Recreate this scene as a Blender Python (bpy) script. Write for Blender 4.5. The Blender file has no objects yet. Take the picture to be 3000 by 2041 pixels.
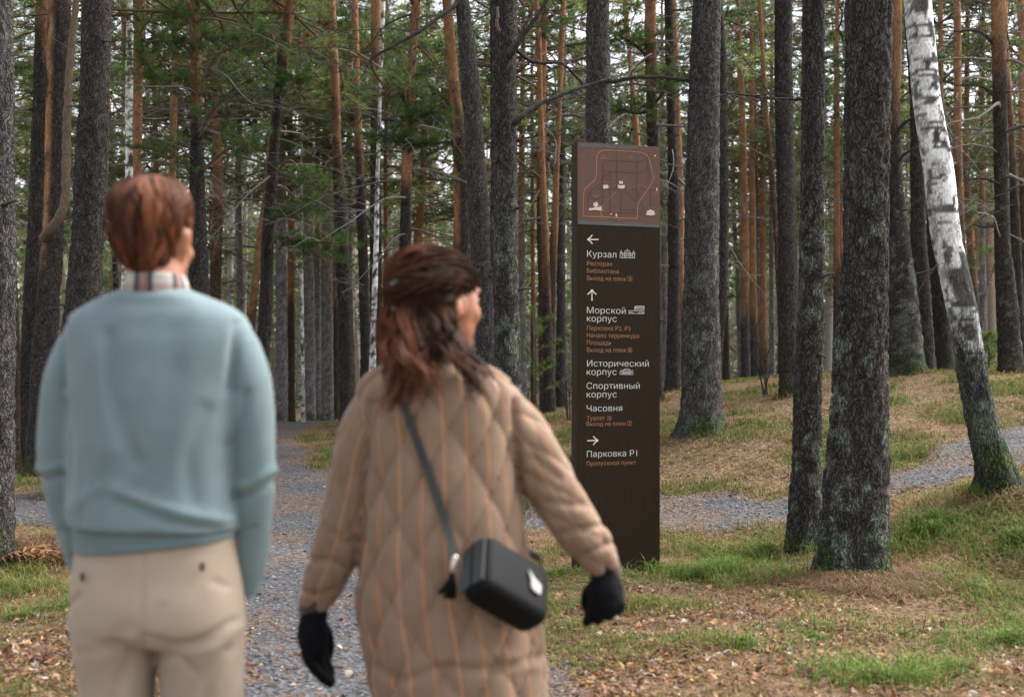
import bpy, math, random
import numpy as np
from mathutils import Vector, Matrix, Euler

# ------------------------------------------------------------------ camera, sky, sun, exposure
scene = bpy.context.scene
COL = scene.collection
F_PX, CX, HY, CAM_Z = 3500.0, 1500.0, 1100.0, 1.38     # focal length in photo pixels, principal column, horizon row, eye height

cam_data = bpy.data.cameras.new('camera')
cam = bpy.data.objects.new('camera', cam_data)
COL.objects.link(cam)
cam.location = (0, 0, CAM_Z)
cam.rotation_euler = (math.radians(90), 0, 0)
cam_data.sensor_width = 36.0
cam_data.lens = 36.0 * F_PX / 3000.0
cam_data.shift_y = (HY - 1020.5) / 3000.0
cam_data.clip_start = 0.05
cam_data.clip_end = 2000.0
cam_data.dof.use_dof = True
cam_data.dof.focus_distance = 11.0
cam_data.dof.aperture_fstop = 2.7
scene.camera = cam

SUN_EL, SUN_AZ = math.radians(52), math.radians(62)    # azimuth clockwise from +Y (the view direction)
world = bpy.data.worlds.new('World')
scene.world = world
world.use_nodes = True
wn = world.node_tree.nodes
wl = world.node_tree.links
sky = wn.new('ShaderNodeTexSky')
sky.sky_type = 'NISHITA'
sky.sun_disc = False
sky.sun_elevation = SUN_EL
sky.sun_rotation = SUN_AZ
sky.air_density = 1.0
sky.dust_density = 4.0
sky.ozone_density = 0.6
hs_ = wn.new('ShaderNodeHueSaturation')                 # a veil of cloud: the sky's colour nearly grey
hs_.inputs['Saturation'].default_value = 0.35
wl.new(sky.outputs[0], hs_.inputs['Color'])
wl.new(hs_.outputs[0], wn['Background'].inputs[0])
wn['Background'].inputs[1].default_value = 0.15

sun_data = bpy.data.lights.new('sun', 'SUN')
sun_data.energy = 1.5
sun_data.angle = math.radians(35)
sun_data.color = (1.0, 0.97, 0.93)
sun = bpy.data.objects.new('sun', sun_data)
COL.objects.link(sun)
sd_ = Vector((math.sin(SUN_AZ) * math.cos(SUN_EL), math.cos(SUN_AZ) * math.cos(SUN_EL), math.sin(SUN_EL)))
sun.rotation_euler = sd_.to_track_quat('Z', 'Y').to_euler()

scene.view_settings.view_transform = 'Standard'
scene.view_settings.look = 'None'
scene.view_settings.gamma = 1.0
scene.view_settings.exposure = 1.5
scene.render.film_transparent = False
scene.cycles.use_denoising = True
scene.cycles.max_bounces = 6
scene.cycles.diffuse_bounces = 5
scene.cycles.glossy_bounces = 2
scene.cycles.transmission_bounces = 2
scene.cycles.transparent_max_bounces = 6

# ------------------------------------------------------------------ numpy helpers
def hash3(i, j, k, s=0):
    with np.errstate(over='ignore'):
        h = (i.astype(np.uint32) * np.uint32(374761393) + j.astype(np.uint32) * np.uint32(668265263)
             + k.astype(np.uint32) * np.uint32(2147483647) + np.uint32((s * 974711 + 12345) & 0xffffffff))
        h = (h ^ (h >> np.uint32(13))) * np.uint32(1274126177)
        h = (h ^ (h >> np.uint32(16))) * np.uint32(2246822519)
        h = h ^ (h >> np.uint32(15))
    return h.astype(np.float64) / 4294967295.0

def vnoise(p, s=0):
    p = np.asarray(p, float)
    i = np.floor(p).astype(np.int64)
    f = p - i
    u = f * f * (3 - 2 * f)
    out = 0
    for a in (0, 1):
        wx = u[:, 0] if a else 1 - u[:, 0]
        for b in (0, 1):
            wy = u[:, 1] if b else 1 - u[:, 1]
            for c in (0, 1):
                wz = u[:, 2] if c else 1 - u[:, 2]
                out = out + hash3(i[:, 0] + a, i[:, 1] + b, i[:, 2] + c, s) * wx * wy * wz
    return out

def fbm(p, s=0, o=3):
    p = np.asarray(p, float)
    r, a, t = 0, 1.0, 0
    for k in range(o):
        r = r + a * vnoise(p * (2 ** k), s + k * 17)
        t += a
        a *= 0.5
    return r / t

def worley(p, s=0):
    i = np.floor(p).astype(np.int64)
    f1 = np.full(len(p), 9.0)
    f2 = np.full(len(p), 9.0)
    cid = np.zeros(len(p))
    for a in (-1, 0, 1):
        for b in (-1, 0, 1):
            for c in (-1, 0, 1):
                ci, cj, ck = i[:, 0] + a, i[:, 1] + b, i[:, 2] + c
                q = np.stack([ci + hash3(ci, cj, ck, s), cj + hash3(ci, cj, ck, s + 1), ck + hash3(ci, cj, ck, s + 2)], 1)
                d = np.linalg.norm(q - p, axis=1)
                nid = hash3(ci, cj, ck, s + 3)
                closer = d < f1
                f2 = np.where(closer, f1, np.minimum(f2, d))
                cid = np.where(closer, nid, cid)
                f1 = np.where(closer, d, f1)
    return f1, f2, cid

def sstep(a, b, x):
    t = np.clip((x - a) / (b - a), 0, 1)
    return t * t * (3 - 2 * t)

def mix(a, b, t):
    t = np.asarray(t)[..., None] if np.ndim(t) else t
    return np.asarray(a) * (1 - t) + np.asarray(b) * t

def mesh_np(name, V, faces, mats=(), midx=None, col=None, smooth=True, attrs=None):
    """faces: an (m,k) array or a list of such arrays; col: (n,3) point colours."""
    if not isinstance(faces, (list, tuple)):
        faces = [faces]
    faces = [np.asarray(f, np.int32) for f in faces if len(f)]
    V = np.asarray(V, np.float32)
    me = bpy.data.meshes.new(name)
    nl = sum(f.size for f in faces)
    npoly = sum(len(f) for f in faces)
    me.vertices.add(len(V))
    me.vertices.foreach_set('co', V.ravel())
    me.loops.add(nl)
    me.loops.foreach_set('vertex_index', np.concatenate([f.ravel() for f in faces]))
    me.polygons.add(npoly)
    tot = np.concatenate([np.full(len(f), f.shape[1], np.int32) for f in faces])
    start = np.concatenate([[0], np.cumsum(tot)[:-1]]).astype(np.int32)
    me.polygons.foreach_set('loop_start', start)
    me.polygons.foreach_set('loop_total', tot)
    if midx is not None:
        me.polygons.foreach_set('material_index', np.asarray(midx, np.int32))
    me.polygons.foreach_set('use_smooth', np.full(npoly, bool(smooth)))
    for m in mats:
        me.materials.append(m)
    if col is not None:
        c4 = np.ones((len(V), 4), np.float32)
        c4[:, :3] = col
        a = me.color_attributes.new('Col', 'FLOAT_COLOR', 'POINT')
        a.data.foreach_set('color', c4.ravel())
    for k, v in (attrs or {}).items():
        a = me.attributes.new(k, 'FLOAT', 'POINT')
        a.data.foreach_set('value', np.asarray(v, np.float32))
    me.update(calc_edges=True)
    return me

def ob(name, me, parent=None, loc=(0, 0, 0), rot=(0, 0, 0), scale=(1, 1, 1)):
    o = bpy.data.objects.new(name, me)
    COL.objects.link(o)
    o.location, o.rotation_euler, o.scale = loc, rot, scale
    if parent is not None:
        o.parent = parent
    return o

def tag(o, label=None, cat=None, group=None, kind=None):
    if label: o['label'] = label
    if cat: o['category'] = cat
    if group: o['group'] = group
    if kind: o['kind'] = kind
    return o

def thing(name, label, cat, loc=(0, 0, 0), group=None, rz=0.0):
    o = ob(name, None, None, loc, (0, 0, rz))
    o.empty_display_size = 0.1
    return tag(o, label, cat, group)

class Acc:
    """collects vertices, triangles / quads, colours and material slots"""
    def __init__(s):
        s.V, s.T, s.Q, s.C, s.mt, s.mq, s.n = [], [], [], [], [], [], 0
    def add(s, V, T=None, Q=None, col=(0.5, 0.5, 0.5), m=0):
        V = np.asarray(V, float)
        if T is not None and len(T):
            s.T.append(np.asarray(T) + s.n); s.mt.append(np.full(len(T), m))
        if Q is not None and len(Q):
            s.Q.append(np.asarray(Q) + s.n); s.mq.append(np.full(len(Q), m))
        s.V.append(V)
        c = np.asarray(col, float)
        s.C.append(np.broadcast_to(c, (len(V), 3)) if c.ndim == 1 else c)
        s.n += len(V)
    def arrays(s):
        V = np.concatenate(s.V); C = np.concatenate(s.C)
        T = np.concatenate(s.T) if s.T else np.zeros((0, 3), int)
        Q = np.concatenate(s.Q) if s.Q else np.zeros((0, 4), int)
        mi = np.concatenate(([np.concatenate(s.mt)] if s.T else []) + ([np.concatenate(s.mq)] if s.Q else []))
        return V, T, Q, C, mi
    def mesh(s, name, mats, smooth=True):
        V, T, Q, C, mi = s.arrays()
        return mesh_np(name, V, [T, Q], mats, mi, C, smooth)

def resample(P, n):
    """Catmull-Rom through the rows of P, n samples, parameter uniform over arc"""
    P = np.asarray(P, float)
    if len(P) == 2:
        t = np.linspace(0, 1, n)[:, None]
        return P[0] * (1 - t) + P[1] * t
    seg = np.linalg.norm(np.diff(P[:, :3], axis=0), axis=1)
    k = np.concatenate([[0], np.cumsum(np.maximum(seg, 1e-6))])
    u = np.linspace(0, k[-1], n)
    i = np.clip(np.searchsorted(k, u, side='right') - 1, 0, len(P) - 2)
    t = ((u - k[i]) / (k[i + 1] - k[i]))[:, None]
    Pm = np.vstack([2 * P[0] - P[1], P, 2 * P[-1] - P[-2]])
    p0, p1, p2, p3 = Pm[i], Pm[i + 1], Pm[i + 2], Pm[i + 3]
    return 0.5 * (2 * p1 + (p2 - p0) * t + (2 * p0 - 5 * p1 + 4 * p2 - p3) * t ** 2 + (3 * p1 - p0 - 3 * p2 + p3) * t ** 3)

def frames(P):
    T = np.gradient(P, axis=0)
    T /= np.linalg.norm(T, axis=1)[:, None] + 1e-12
    ref = np.array([0, 1.0, 0]) if abs(T[:, 1]).mean() < 0.8 else np.array([1.0, 0, 0])
    A = np.cross(T, ref); A /= np.linalg.norm(A, axis=1)[:, None] + 1e-12
    B = np.cross(T, A)
    return T, A, B

def tube(P, R, sides=6, cap=True, flat=1.0):
    """closed tube along P with radii R; returns V, T, Q"""
    P = np.asarray(P, float); R = np.broadcast_to(np.asarray(R, float), (len(P),))
    _, A, B = frames(P)
    th = np.linspace(0, 2 * np.pi, sides, endpoint=False)
    V = (P[:, None] + R[:, None, None] * (np.cos(th)[None, :, None] * A[:, None] + flat * np.sin(th)[None, :, None] * B[:, None])).reshape(-1, 3)
    n = len(P)
    i, j = np.meshgrid(np.arange(n - 1), np.arange(sides), indexing='ij')
    Q = np.stack([i * sides + j, i * sides + (j + 1) % sides, (i + 1) * sides + (j + 1) % sides, (i + 1) * sides + j], -1).reshape(-1, 4)
    T = np.zeros((0, 3), int)
    if cap:
        V = np.vstack([V, P[0], P[-1]])
        j = np.arange(sides)
        T = np.vstack([np.stack([np.full(sides, n * sides), (j + 1) % sides, j], 1),
                       np.stack([np.full(sides, n * sides + 1), (n - 1) * sides + j, (n - 1) * sides + (j + 1) % sides], 1)])
    return V, T, Q

# ------------------------------------------------------------------ materials
def new_mat(name):
    m = bpy.data.materials.new(name)
    m.use_nodes = True
    nt = m.node_tree
    return m, nt, nt.nodes['Principled BSDF'], nt.links

def nd(nt, t, **kw):
    n = nt.nodes.new(t)
    for k, v in kw.items():
        if k.startswith('i_'):
            key = k[2:]
            n.inputs[int(key) if key.isdigit() else key].default_value = v
        else:
            setattr(n, k, v)
    return n

def mat_col(name, rough=0.9, noise=0.35, scale=60.0, bump=0.0, bscale=None, coord='Object', spec=0.2, trans=0.0, sq=(1, 1, 1), bdist=0.01):
    """material that takes the mesh's own colours and varies them with procedural grain"""
    m, nt, b, L = new_mat(name)
    at = nd(nt, 'ShaderNodeAttribute', attribute_name='Col')
    tc = nd(nt, 'ShaderNodeTexCoord')
    mp = nd(nt, 'ShaderNodeMapping'); mp.inputs['Scale'].default_value = sq
    L.new(tc.outputs[coord], mp.inputs[0])
    nz = nd(nt, 'ShaderNodeTexNoise'); nz.inputs['Scale'].default_value = scale; nz.inputs['Detail'].default_value = 4
    L.new(mp.outputs[0], nz.inputs['Vector'])
    mr = nd(nt, 'ShaderNodeMapRange'); mr.inputs[1].default_value = 0.25; mr.inputs[2].default_value = 0.75
    mr.inputs[3].default_value = 1 - noise; mr.inputs[4].default_value = 1 + noise
    L.new(nz.outputs[0], mr.inputs[0])
    mx = nd(nt, 'ShaderNodeVectorMath', operation='SCALE')
    L.new(at.outputs['Color'], mx.inputs[0]); L.new(mr.outputs[0], mx.inputs['Scale'])
    L.new(mx.outputs[0], b.inputs['Base Color'])
    b.inputs['Roughness'].default_value = rough
    b.inputs['Specular IOR Level'].default_value = spec
    if bump:
        n2 = nd(nt, 'ShaderNodeTexNoise'); n2.inputs['Scale'].default_value = bscale or scale; n2.inputs['Detail'].default_value = 5
        L.new(mp.outputs[0], n2.inputs['Vector'])
        bp = nd(nt, 'ShaderNodeBump'); bp.inputs['Strength'].default_value = bump; bp.inputs['Distance'].default_value = bdist
        L.new(n2.outputs[0], bp.inputs['Height']); L.new(bp.outputs[0], b.inputs['Normal'])
    if trans:
        tr = nd(nt, 'ShaderNodeBsdfTranslucent'); L.new(mx.outputs[0], tr.inputs[0])
        ms = nd(nt, 'ShaderNodeMixShader'); ms.inputs[0].default_value = trans
        L.new(b.outputs[0], ms.inputs[1]); L.new(tr.outputs[0], ms.inputs[2])
        L.new(ms.outputs[0], nt.nodes['Material Output'].inputs[0])
    return m

def bark_material():
    """furrowed plates over the trunk's own colours; 'plates' says how rough the bark is"""
    m, nt, b, L = new_mat('bark')
    at = nd(nt, 'ShaderNodeAttribute', attribute_name='Col')
    pl = nd(nt, 'ShaderNodeAttribute', attribute_name='plates')
    tc = nd(nt, 'ShaderNodeTexCoord'); oi = nd(nt, 'ShaderNodeObjectInfo')
    of = nd(nt, 'ShaderNodeVectorMath', operation='SCALE'); of.inputs[0].default_value = (7, 5, 9); L.new(oi.outputs['Random'], of.inputs['Scale'])
    ad = nd(nt, 'ShaderNodeVectorMath', operation='ADD'); L.new(tc.outputs['Object'], ad.inputs[0]); L.new(of.outputs[0], ad.inputs[1])
    wn_ = nd(nt, 'ShaderNodeTexNoise'); wn_.inputs['Scale'].default_value = 9; wn_.inputs['Detail'].default_value = 3; L.new(ad.outputs[0], wn_.inputs['Vector'])
    ws = nd(nt, 'ShaderNodeVectorMath', operation='MULTIPLY_ADD'); ws.inputs[1].default_value = (0.11, 0.11, 0.30)
    L.new(wn_.outputs['Color'], ws.inputs[0]); L.new(ad.outputs[0], ws.inputs[2])
    mp = nd(nt, 'ShaderNodeMapping'); mp.inputs['Scale'].default_value = (1, 1, 0.2); L.new(ws.outputs[0], mp.inputs[0])
    vo = nd(nt, 'ShaderNodeTexVoronoi', feature='DISTANCE_TO_EDGE'); vo.inputs['Scale'].default_value = 50; L.new(mp.outputs[0], vo.inputs['Vector'])
    cr = nd(nt, 'ShaderNodeMapRange', interpolation_type='SMOOTHSTEP'); cr.inputs[1].default_value = 0.0; cr.inputs[2].default_value = 0.20; L.new(vo.outputs['Distance'], cr.inputs[0])
    nz = nd(nt, 'ShaderNodeTexNoise'); nz.inputs['Scale'].default_value = 95; nz.inputs['Detail'].default_value = 5; nz.inputs['Roughness'].default_value = 0.7; L.new(mp.outputs[0], nz.inputs['Vector'])
    st = nd(nt, 'ShaderNodeMapRange'); st.inputs[1].default_value = 0.3; st.inputs[2].default_value = 0.7; st.inputs[3].default_value = 0.45; st.inputs[4].default_value = 1.75; L.new(nz.outputs[0], st.inputs[0])
    # furrows: dark heartwood-brown cork between the plates
    lo = nd(nt, 'ShaderNodeMapRange'); lo.inputs[1].default_value = 0; lo.inputs[2].default_value = 1; lo.inputs[3].default_value = 1.0; lo.inputs[4].default_value = 0.42; L.new(pl.outputs['Fac'], lo.inputs[0])
    mc = nd(nt, 'ShaderNodeMix'); L.new(cr.outputs[0], mc.inputs[0]); L.new(lo.outputs[0], mc.inputs[2]); mc.inputs[3].default_value = 1.2
    mu = nd(nt, 'ShaderNodeMath', operation='MULTIPLY'); L.new(mc.outputs[0], mu.inputs[0]); L.new(st.outputs[0], mu.inputs[1])
    sc = nd(nt, 'ShaderNodeVectorMath', operation='SCALE'); L.new(at.outputs['Color'], sc.inputs[0]); L.new(mu.outputs[0], sc.inputs['Scale'])
    L.new(sc.outputs[0], b.inputs['Base Color'])
    b.inputs['Roughness'].default_value = 0.92; b.inputs['Specular IOR Level'].default_value = 0.2
    h1 = nd(nt, 'ShaderNodeMath', operation='MULTIPLY'); L.new(cr.outputs[0], h1.inputs[0]); L.new(pl.outputs['Fac'], h1.inputs[1])
    h2 = nd(nt, 'ShaderNodeMath', operation='MULTIPLY_ADD'); h2.inputs[1].default_value = 0.6; L.new(nz.outputs[0], h2.inputs[0]); L.new(h1.outputs[0], h2.inputs[2])
    bp = nd(nt, 'ShaderNodeBump'); bp.inputs['Strength'].default_value = 0.9; bp.inputs['Distance'].default_value = 0.022
    L.new(h2.outputs[0], bp.inputs['Height']); L.new(bp.outputs[0], b.inputs['Normal'])
    return m
M_BARK = bark_material()
M_TWIG = mat_col('twig_wood', 0.9, 0.3, 40)
M_NEEDLE = mat_col('pine_needles', 0.6, 0.4, 1.2, trans=0.42, coord='Object', spec=0.3)
M_GRASS = mat_col('grass_blades', 0.75, 0.2, 6, trans=0.3, spec=0.15)
M_LEAF = mat_col('fallen_leaves', 0.85, 0.4, 70, trans=0.15, spec=0.2)
M_STONE = mat_col('path_stone', 0.85, 0.3, 120, 0.4, 160, spec=0.3)
# ------------------------------------------------------------------ the lie of the land
def unproj(px, py, d):
    return np.array([(px - CX) * d / F_PX, d, CAM_Z - (py - HY) * d / F_PX])

_ctl = [unproj(*c) for c in [
    (30, 1655, 8.7), (75, 1373, 17.7), (140, 1500, 12.1), (500, 1500, 12.1), (830, 1238, 30), (985, 1236, 31), (230, 1290, 24), (0, 1300, 24),
    (1610, 1224, 24), (1970, 1145, 22), (2060, 1270, 14), (1800, 1668, 8.5), (2100, 1500, 11), (2100, 1400, 12.3), (2308, 1162, 17),
    (2352, 1618, 9.4), (2500, 1692, 8.2), (2935, 1436, 9.5), (3000, 1290, 12), (2700, 1440, 10.5), (2655, 1105, 18), (2960, 1100, 19),
    (2190, 1115, 32), (2150, 1122, 27), (2800, 1690, 8.1), (2990, 1690, 8.1), (2900, 1560, 8.8), (3000, 2041, 5.1), (1500, 1480, 12.4), (1200, 1500, 12)]]
_ctl += [np.array(c, float) for c in [(-5, -4, 0), (0, -4, 0), (5, -4, 0), (-3, 2, 0), (0, 2, 0), (3, 2, 0), (-3, 5, 0), (1, 5, 0), (-5.5, 5, 0.05), (6, 5, 0.15),
    (-8, 45, -0.2), (0, 45, 0.2), (8, 45, 0.9), (18, 45, 1.2), (-25, 45, 0.1), (30, 40, 1.5), (-15, 20, 0.1), (12, 12, 0.9), (16, 22, 1.5), (-12, 10, 0.1)]]
_ctl = np.array(_ctl)
def _tps(r):
    return np.where(r > 1e-9, r * r * np.log(r + 1e-12), 0.0)
_n = len(_ctl)
_K = _tps(np.linalg.norm(_ctl[:, None, :2] - _ctl[None, :, :2], axis=2)) + np.eye(_n) * 0.08
_P = np.hstack([np.ones((_n, 1)), _ctl[:, :2]])
_w = np.linalg.solve(np.block([[_K, _P], [_P.T, np.zeros((3, 3))]]), np.concatenate([_ctl[:, 2], np.zeros(3)]))

MOUNDS = []     # (x, y, height, radius) litter heaped round stems
def ground(x, y):
    x = np.atleast_1d(np.asarray(x, float)); y = np.atleast_1d(np.asarray(y, float))
    shp = x.shape
    x = x.ravel(); y = y.ravel()
    cxx = np.clip(x, -32, 34); cyy = np.clip(y, -6, 50)
    z = np.full(len(x), 0.0)
    for k in range(0, len(x), 40000):
        s = slice(k, k + 40000)
        r = np.hypot(cxx[s, None] - _ctl[None, :, 0], cyy[s, None] - _ctl[None, :, 1])
        z[s] = _tps(r) @ _w[:_n] + _w[_n] + _w[_n + 1] * cxx[s] + _w[_n + 2] * cyy[s]
    p = np.stack([x, y, np.zeros_like(x)], 1)
    z += (fbm(p * 0.9, 5, 2) - 0.5) * 0.10 + (fbm(p * 3.1, 9, 2) - 0.5) * 0.035
    for mx_, my_, h, rr in MOUNDS:
        z += h * np.exp(-((x - mx_) ** 2 + (y - my_) ** 2) / (rr * rr))
    return z.reshape(shp)

def ground_hit(px, py):
    ts = np.linspace(3, 45, 400)
    g = ground((px - CX) * ts / F_PX, ts)
    z = CAM_Z - (py - HY) * ts / F_PX
    k = np.argmax(z < g)
    return np.array([(px - CX) * ts[k] / F_PX, ts[k]]) if (z < g).any() else None

# paths: centre line samples with half widths
_paths = []
def add_path(edges):
    pts = []
    for (xa, ya, xb, yb) in edges:
        a, b = ground_hit(xa, ya), ground_hit(xb, yb)
        if a is None or b is None:
            continue
        c = (a + b) / 2
        pts.append([c[0], c[1], np.linalg.norm(a - b) / 2])
    return np.array(pts)
p_main = add_path([(560, 2041, 1690, 2041), (600, 1850, 1480, 1850), (620, 1700, 1340, 1700), (620, 1580, 1180, 1580), (640, 1480, 1060, 1480), (700, 1400, 935, 1400), (735, 1330, 865, 1330), (790, 1280, 868, 1280)])
p_main = np.vstack([[-0.9, -4, 0.9], [-0.7, 1.5, 0.85], [-0.6, 3.4, 0.85], p_main, [-5.3, 30.5, 0.75], [-4.0, 33, 0.8], [-1.5, 37, 0.8]])
p_cross = add_path([(0, 1450, 0, 1545), (140, 1450, 140, 1542), (500, 1445, 500, 1550), (900, 1450, 900, 1560), (1300, 1465, 1300, 1565), (1600, 1470, 1600, 1560),
                    (1940, 1455, 1940, 1562), (2150, 1455, 2150, 1560), (2330, 1440, 2330, 1535), (2600, 1384, 2600, 1475), (2850, 1315, 2850, 1398), (3000, 1262, 3000, 1350)])
p_cross[:, 2] *= np.where(p_cross[:, 0] > 2.4, 0.78, 0.9)
p_cross = np.vstack([[-14, 12.5, 0.8], [-8, 12.3, 0.8], p_cross, [8.5, 14.2, 0.7], [14, 17, 0.7]])
PATH = np.vstack([resample(p_main, 260), resample(p_cross, 260)])
def path_sd(x, y, rough=True):
    x = np.asarray(x, float); y = np.asarray(y, float)
    out = np.empty(len(x))
    for k in range(0, len(x), 20000):
        s = slice(k, k + 20000)
        out[s] = (np.hypot(x[s, None] - PATH[None, :, 0], y[s, None] - PATH[None, :, 1]) - PATH[None, :, 2]).min(1)
    if rough:
        p = np.stack([x, y, np.zeros_like(x)], 1)
        out += (fbm(p * 1.7, 31, 3) - 0.5) * 0.5 + (fbm(p * 7, 37, 2) - 0.5) * 0.14
    return out

def green_field(x, y):
    """0 dry straw and litter .. 1 fresh green"""
    p = np.stack([x, y, np.zeros_like(x)], 1)
    return fbm(p * 0.55, 51, 2) * 0.5 + fbm(p * 2.3, 57, 3) * 0.5

def build_ground():
    def axis(a, b, step, far_lo, far_hi, g=1.16):
        core = np.arange(a, b, step)
        lo, s, v = [], step, a
        while v > far_lo:
            s *= g; v -= s; lo.append(v)
        hi, s, v = [], step, core[-1]
        while v < far_hi:
            s *= g; v += s; hi.append(v)
        return np.array(lo[::-1] + list(core) + hi)
    xs = axis(-8, 10, 0.11, -420, 420); ys = axis(-1, 23, 0.11, -60, 700)
    X, Y = np.meshgrid(xs, ys, indexing='ij')
    Z = ground(X.ravel(), Y.ravel())
    V = np.stack([X.ravel(), Y.ravel(), Z], 1)
    nx, ny = len(xs), len(ys)
    i, j = np.meshgrid(np.arange(nx - 1), np.arange(ny - 1), indexing='ij')
    Q = np.stack([i * ny + j, (i + 1) * ny + j, (i + 1) * ny + j + 1, i * ny + j + 1], -1).reshape(-1, 4)
    p = V * [1, 1, 0]
    g = green_field(V[:, 0], V[:, 1])
    c = mix((0.135, 0.088, 0.052), (0.215, 0.150, 0.085), fbm(p * 1.3, 3, 3))
    c = mix(c, (0.095, 0.105, 0.035), sstep(0.46, 0.62, g) * 0.8)
    me = mesh_np('forest_floor', V, Q, [M_SOIL], None, c)
    o = tag(ob('forest_floor', me), 'brown forest floor of needle litter and thin grass', 'ground', kind='structure')
    # the gravel paths: a sheet proud of the soil, its edge dipping under the litter
    st = 0.07
    xs = np.arange(-15, 15, st); ys = np.arange(-4, 39, st)
    X, Y = np.meshgrid(xs, ys, indexing='ij')
    sdv = path_sd(X.ravel(), Y.ravel())
    keep = sdv < 0.13
    zz = np.zeros(len(sdv)); xx = X.ravel(); yy = Y.ravel()
    zz[keep] = ground(xx[keep], yy[keep]) + 0.014 - 0.034 * sstep(-0.02, 0.10, sdv[keep])
    nx, ny = len(xs), len(ys)
    i, j = np.meshgrid(np.arange(nx - 1), np.arange(ny - 1), indexing='ij')
    Q = np.stack([i * ny + j, (i + 1) * ny + j, (i + 1) * ny + j + 1, i * ny + j + 1], -1).reshape(-1, 4)
    Q = Q[keep[Q].all(1)]
    u, inv = np.unique(Q, return_inverse=True)
    V = np.stack([xx, yy, zz], 1)[u]
    p = V * [1, 1, 0]
    c = mix((0.075, 0.077, 0.085), (0.125, 0.122, 0.124), fbm(p * 2.2, 61, 3))
    c = mix(c, (0.17, 0.105, 0.062), np.clip(sstep(0.46, 0.68, fbm(p * 1.4, 63, 3)) * 0.5 + sstep(-0.20, 0.06, sdv[u]) * 0.6, 0, 0.85))
    me = mesh_np('gravel_path', V, inv.reshape(-1, 4), [M_GRAVEL], None, c)
    o2 = tag(ob('gravel_path', me), 'grey gravel forest path crossing and leading up to the crest', 'path', kind='structure')
    return o, o2

def ground_material(name, s1, s2, noise, bump):
    m, nt, b, L = new_mat(name)
    at = nd(nt, 'ShaderNodeAttribute', attribute_name='Col')
    tc = nd(nt, 'ShaderNodeTexCoord')
    n1 = nd(nt, 'ShaderNodeTexNoise'); n1.inputs['Scale'].default_value = s1; n1.inputs['Detail'].default_value = 6; n1.inputs['Roughness'].default_value = 0.7
    v1 = nd(nt, 'ShaderNodeTexVoronoi'); v1.inputs['Scale'].default_value = s2
    L.new(tc.outputs['Object'], n1.inputs['Vector']); L.new(tc.outputs['Object'], v1.inputs['Vector'])
    mr = nd(nt, 'ShaderNodeMapRange'); mr.inputs[1].default_value = 0.3; mr.inputs[2].default_value = 0.7; mr.inputs[3].default_value = 1 - noise; mr.inputs[4].default_value = 1 + noise
    L.new(n1.outputs[0], mr.inputs[0])
    hs = nd(nt, 'ShaderNodeSeparateColor'); L.new(v1.outputs['Color'], hs.inputs[0])
    mr2 = nd(nt, 'ShaderNodeMapRange'); mr2.inputs[3].default_value = 1 - noise; mr2.inputs[4].default_value = 1 + noise
    L.new(hs.outputs[0], mr2.inputs[0])
    mu = nd(nt, 'ShaderNodeMath', operation='MULTIPLY'); L.new(mr.outputs[0], mu.inputs[0]); L.new(mr2.outputs[0], mu.inputs[1])
    sc = nd(nt, 'ShaderNodeVectorMath', operation='SCALE'); L.new(at.outputs['Color'], sc.inputs[0]); L.new(mu.outputs[0], sc.inputs['Scale'])
    L.new(sc.outputs[0], b.inputs['Base Color'])
    b.inputs['Roughness'].default_value = 0.95; b.inputs['Specular IOR Level'].default_value = 0.15
    ad = nd(nt, 'ShaderNodeMath', operation='ADD'); L.new(n1.outputs[0], ad.inputs[0]); L.new(v1.outputs['Distance'], ad.inputs[1])
    bp = nd(nt, 'ShaderNodeBump'); bp.inputs['Strength'].default_value = bump; bp.inputs['Distance'].default_value = 0.02
    L.new(ad.outputs[0], bp.inputs['Height']); L.new(bp.outputs[0], b.inputs['Normal'])
    return m
M_SOIL = ground_material('litter_soil', 26, 45, 0.38, 0.8)
M_GRAVEL = ground_material('gravel', 30, 38, 0.42, 0.9)

_t34 = unproj(2500, 1692, 8.25)
MOUNDS += [(_t34[0] + 0.02, _t34[1] - 0.34, 0.03, 0.40), (-3.75, 9.2, 0.12, 0.5)]
for _px, _py, _d in [(2060, 1270, 14), (2655, 1105, 18), (2935, 1436, 9.5), (2352, 1618, 9.4)]:
    _q = unproj(_px, _py, _d); MOUNDS.append((_q[0], _q[1], 0.05, 0.5))
floor_obj, path_obj = build_ground()
# ------------------------------------------------------------------ trees
DARK = np.array((0.053, 0.048, 0.045)); GREY = np.array((0.082, 0.077, 0.076)); RUST = np.array((0.070, 0.050, 0.040))
ORANGE = np.array((0.275, 0.130, 0.064)); PALE = np.array((0.37, 0.205, 0.112))
LICHEN = np.array((0.115, 0.135, 0.105)); MOSS = np.array((0.055, 0.075, 0.018))

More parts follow.
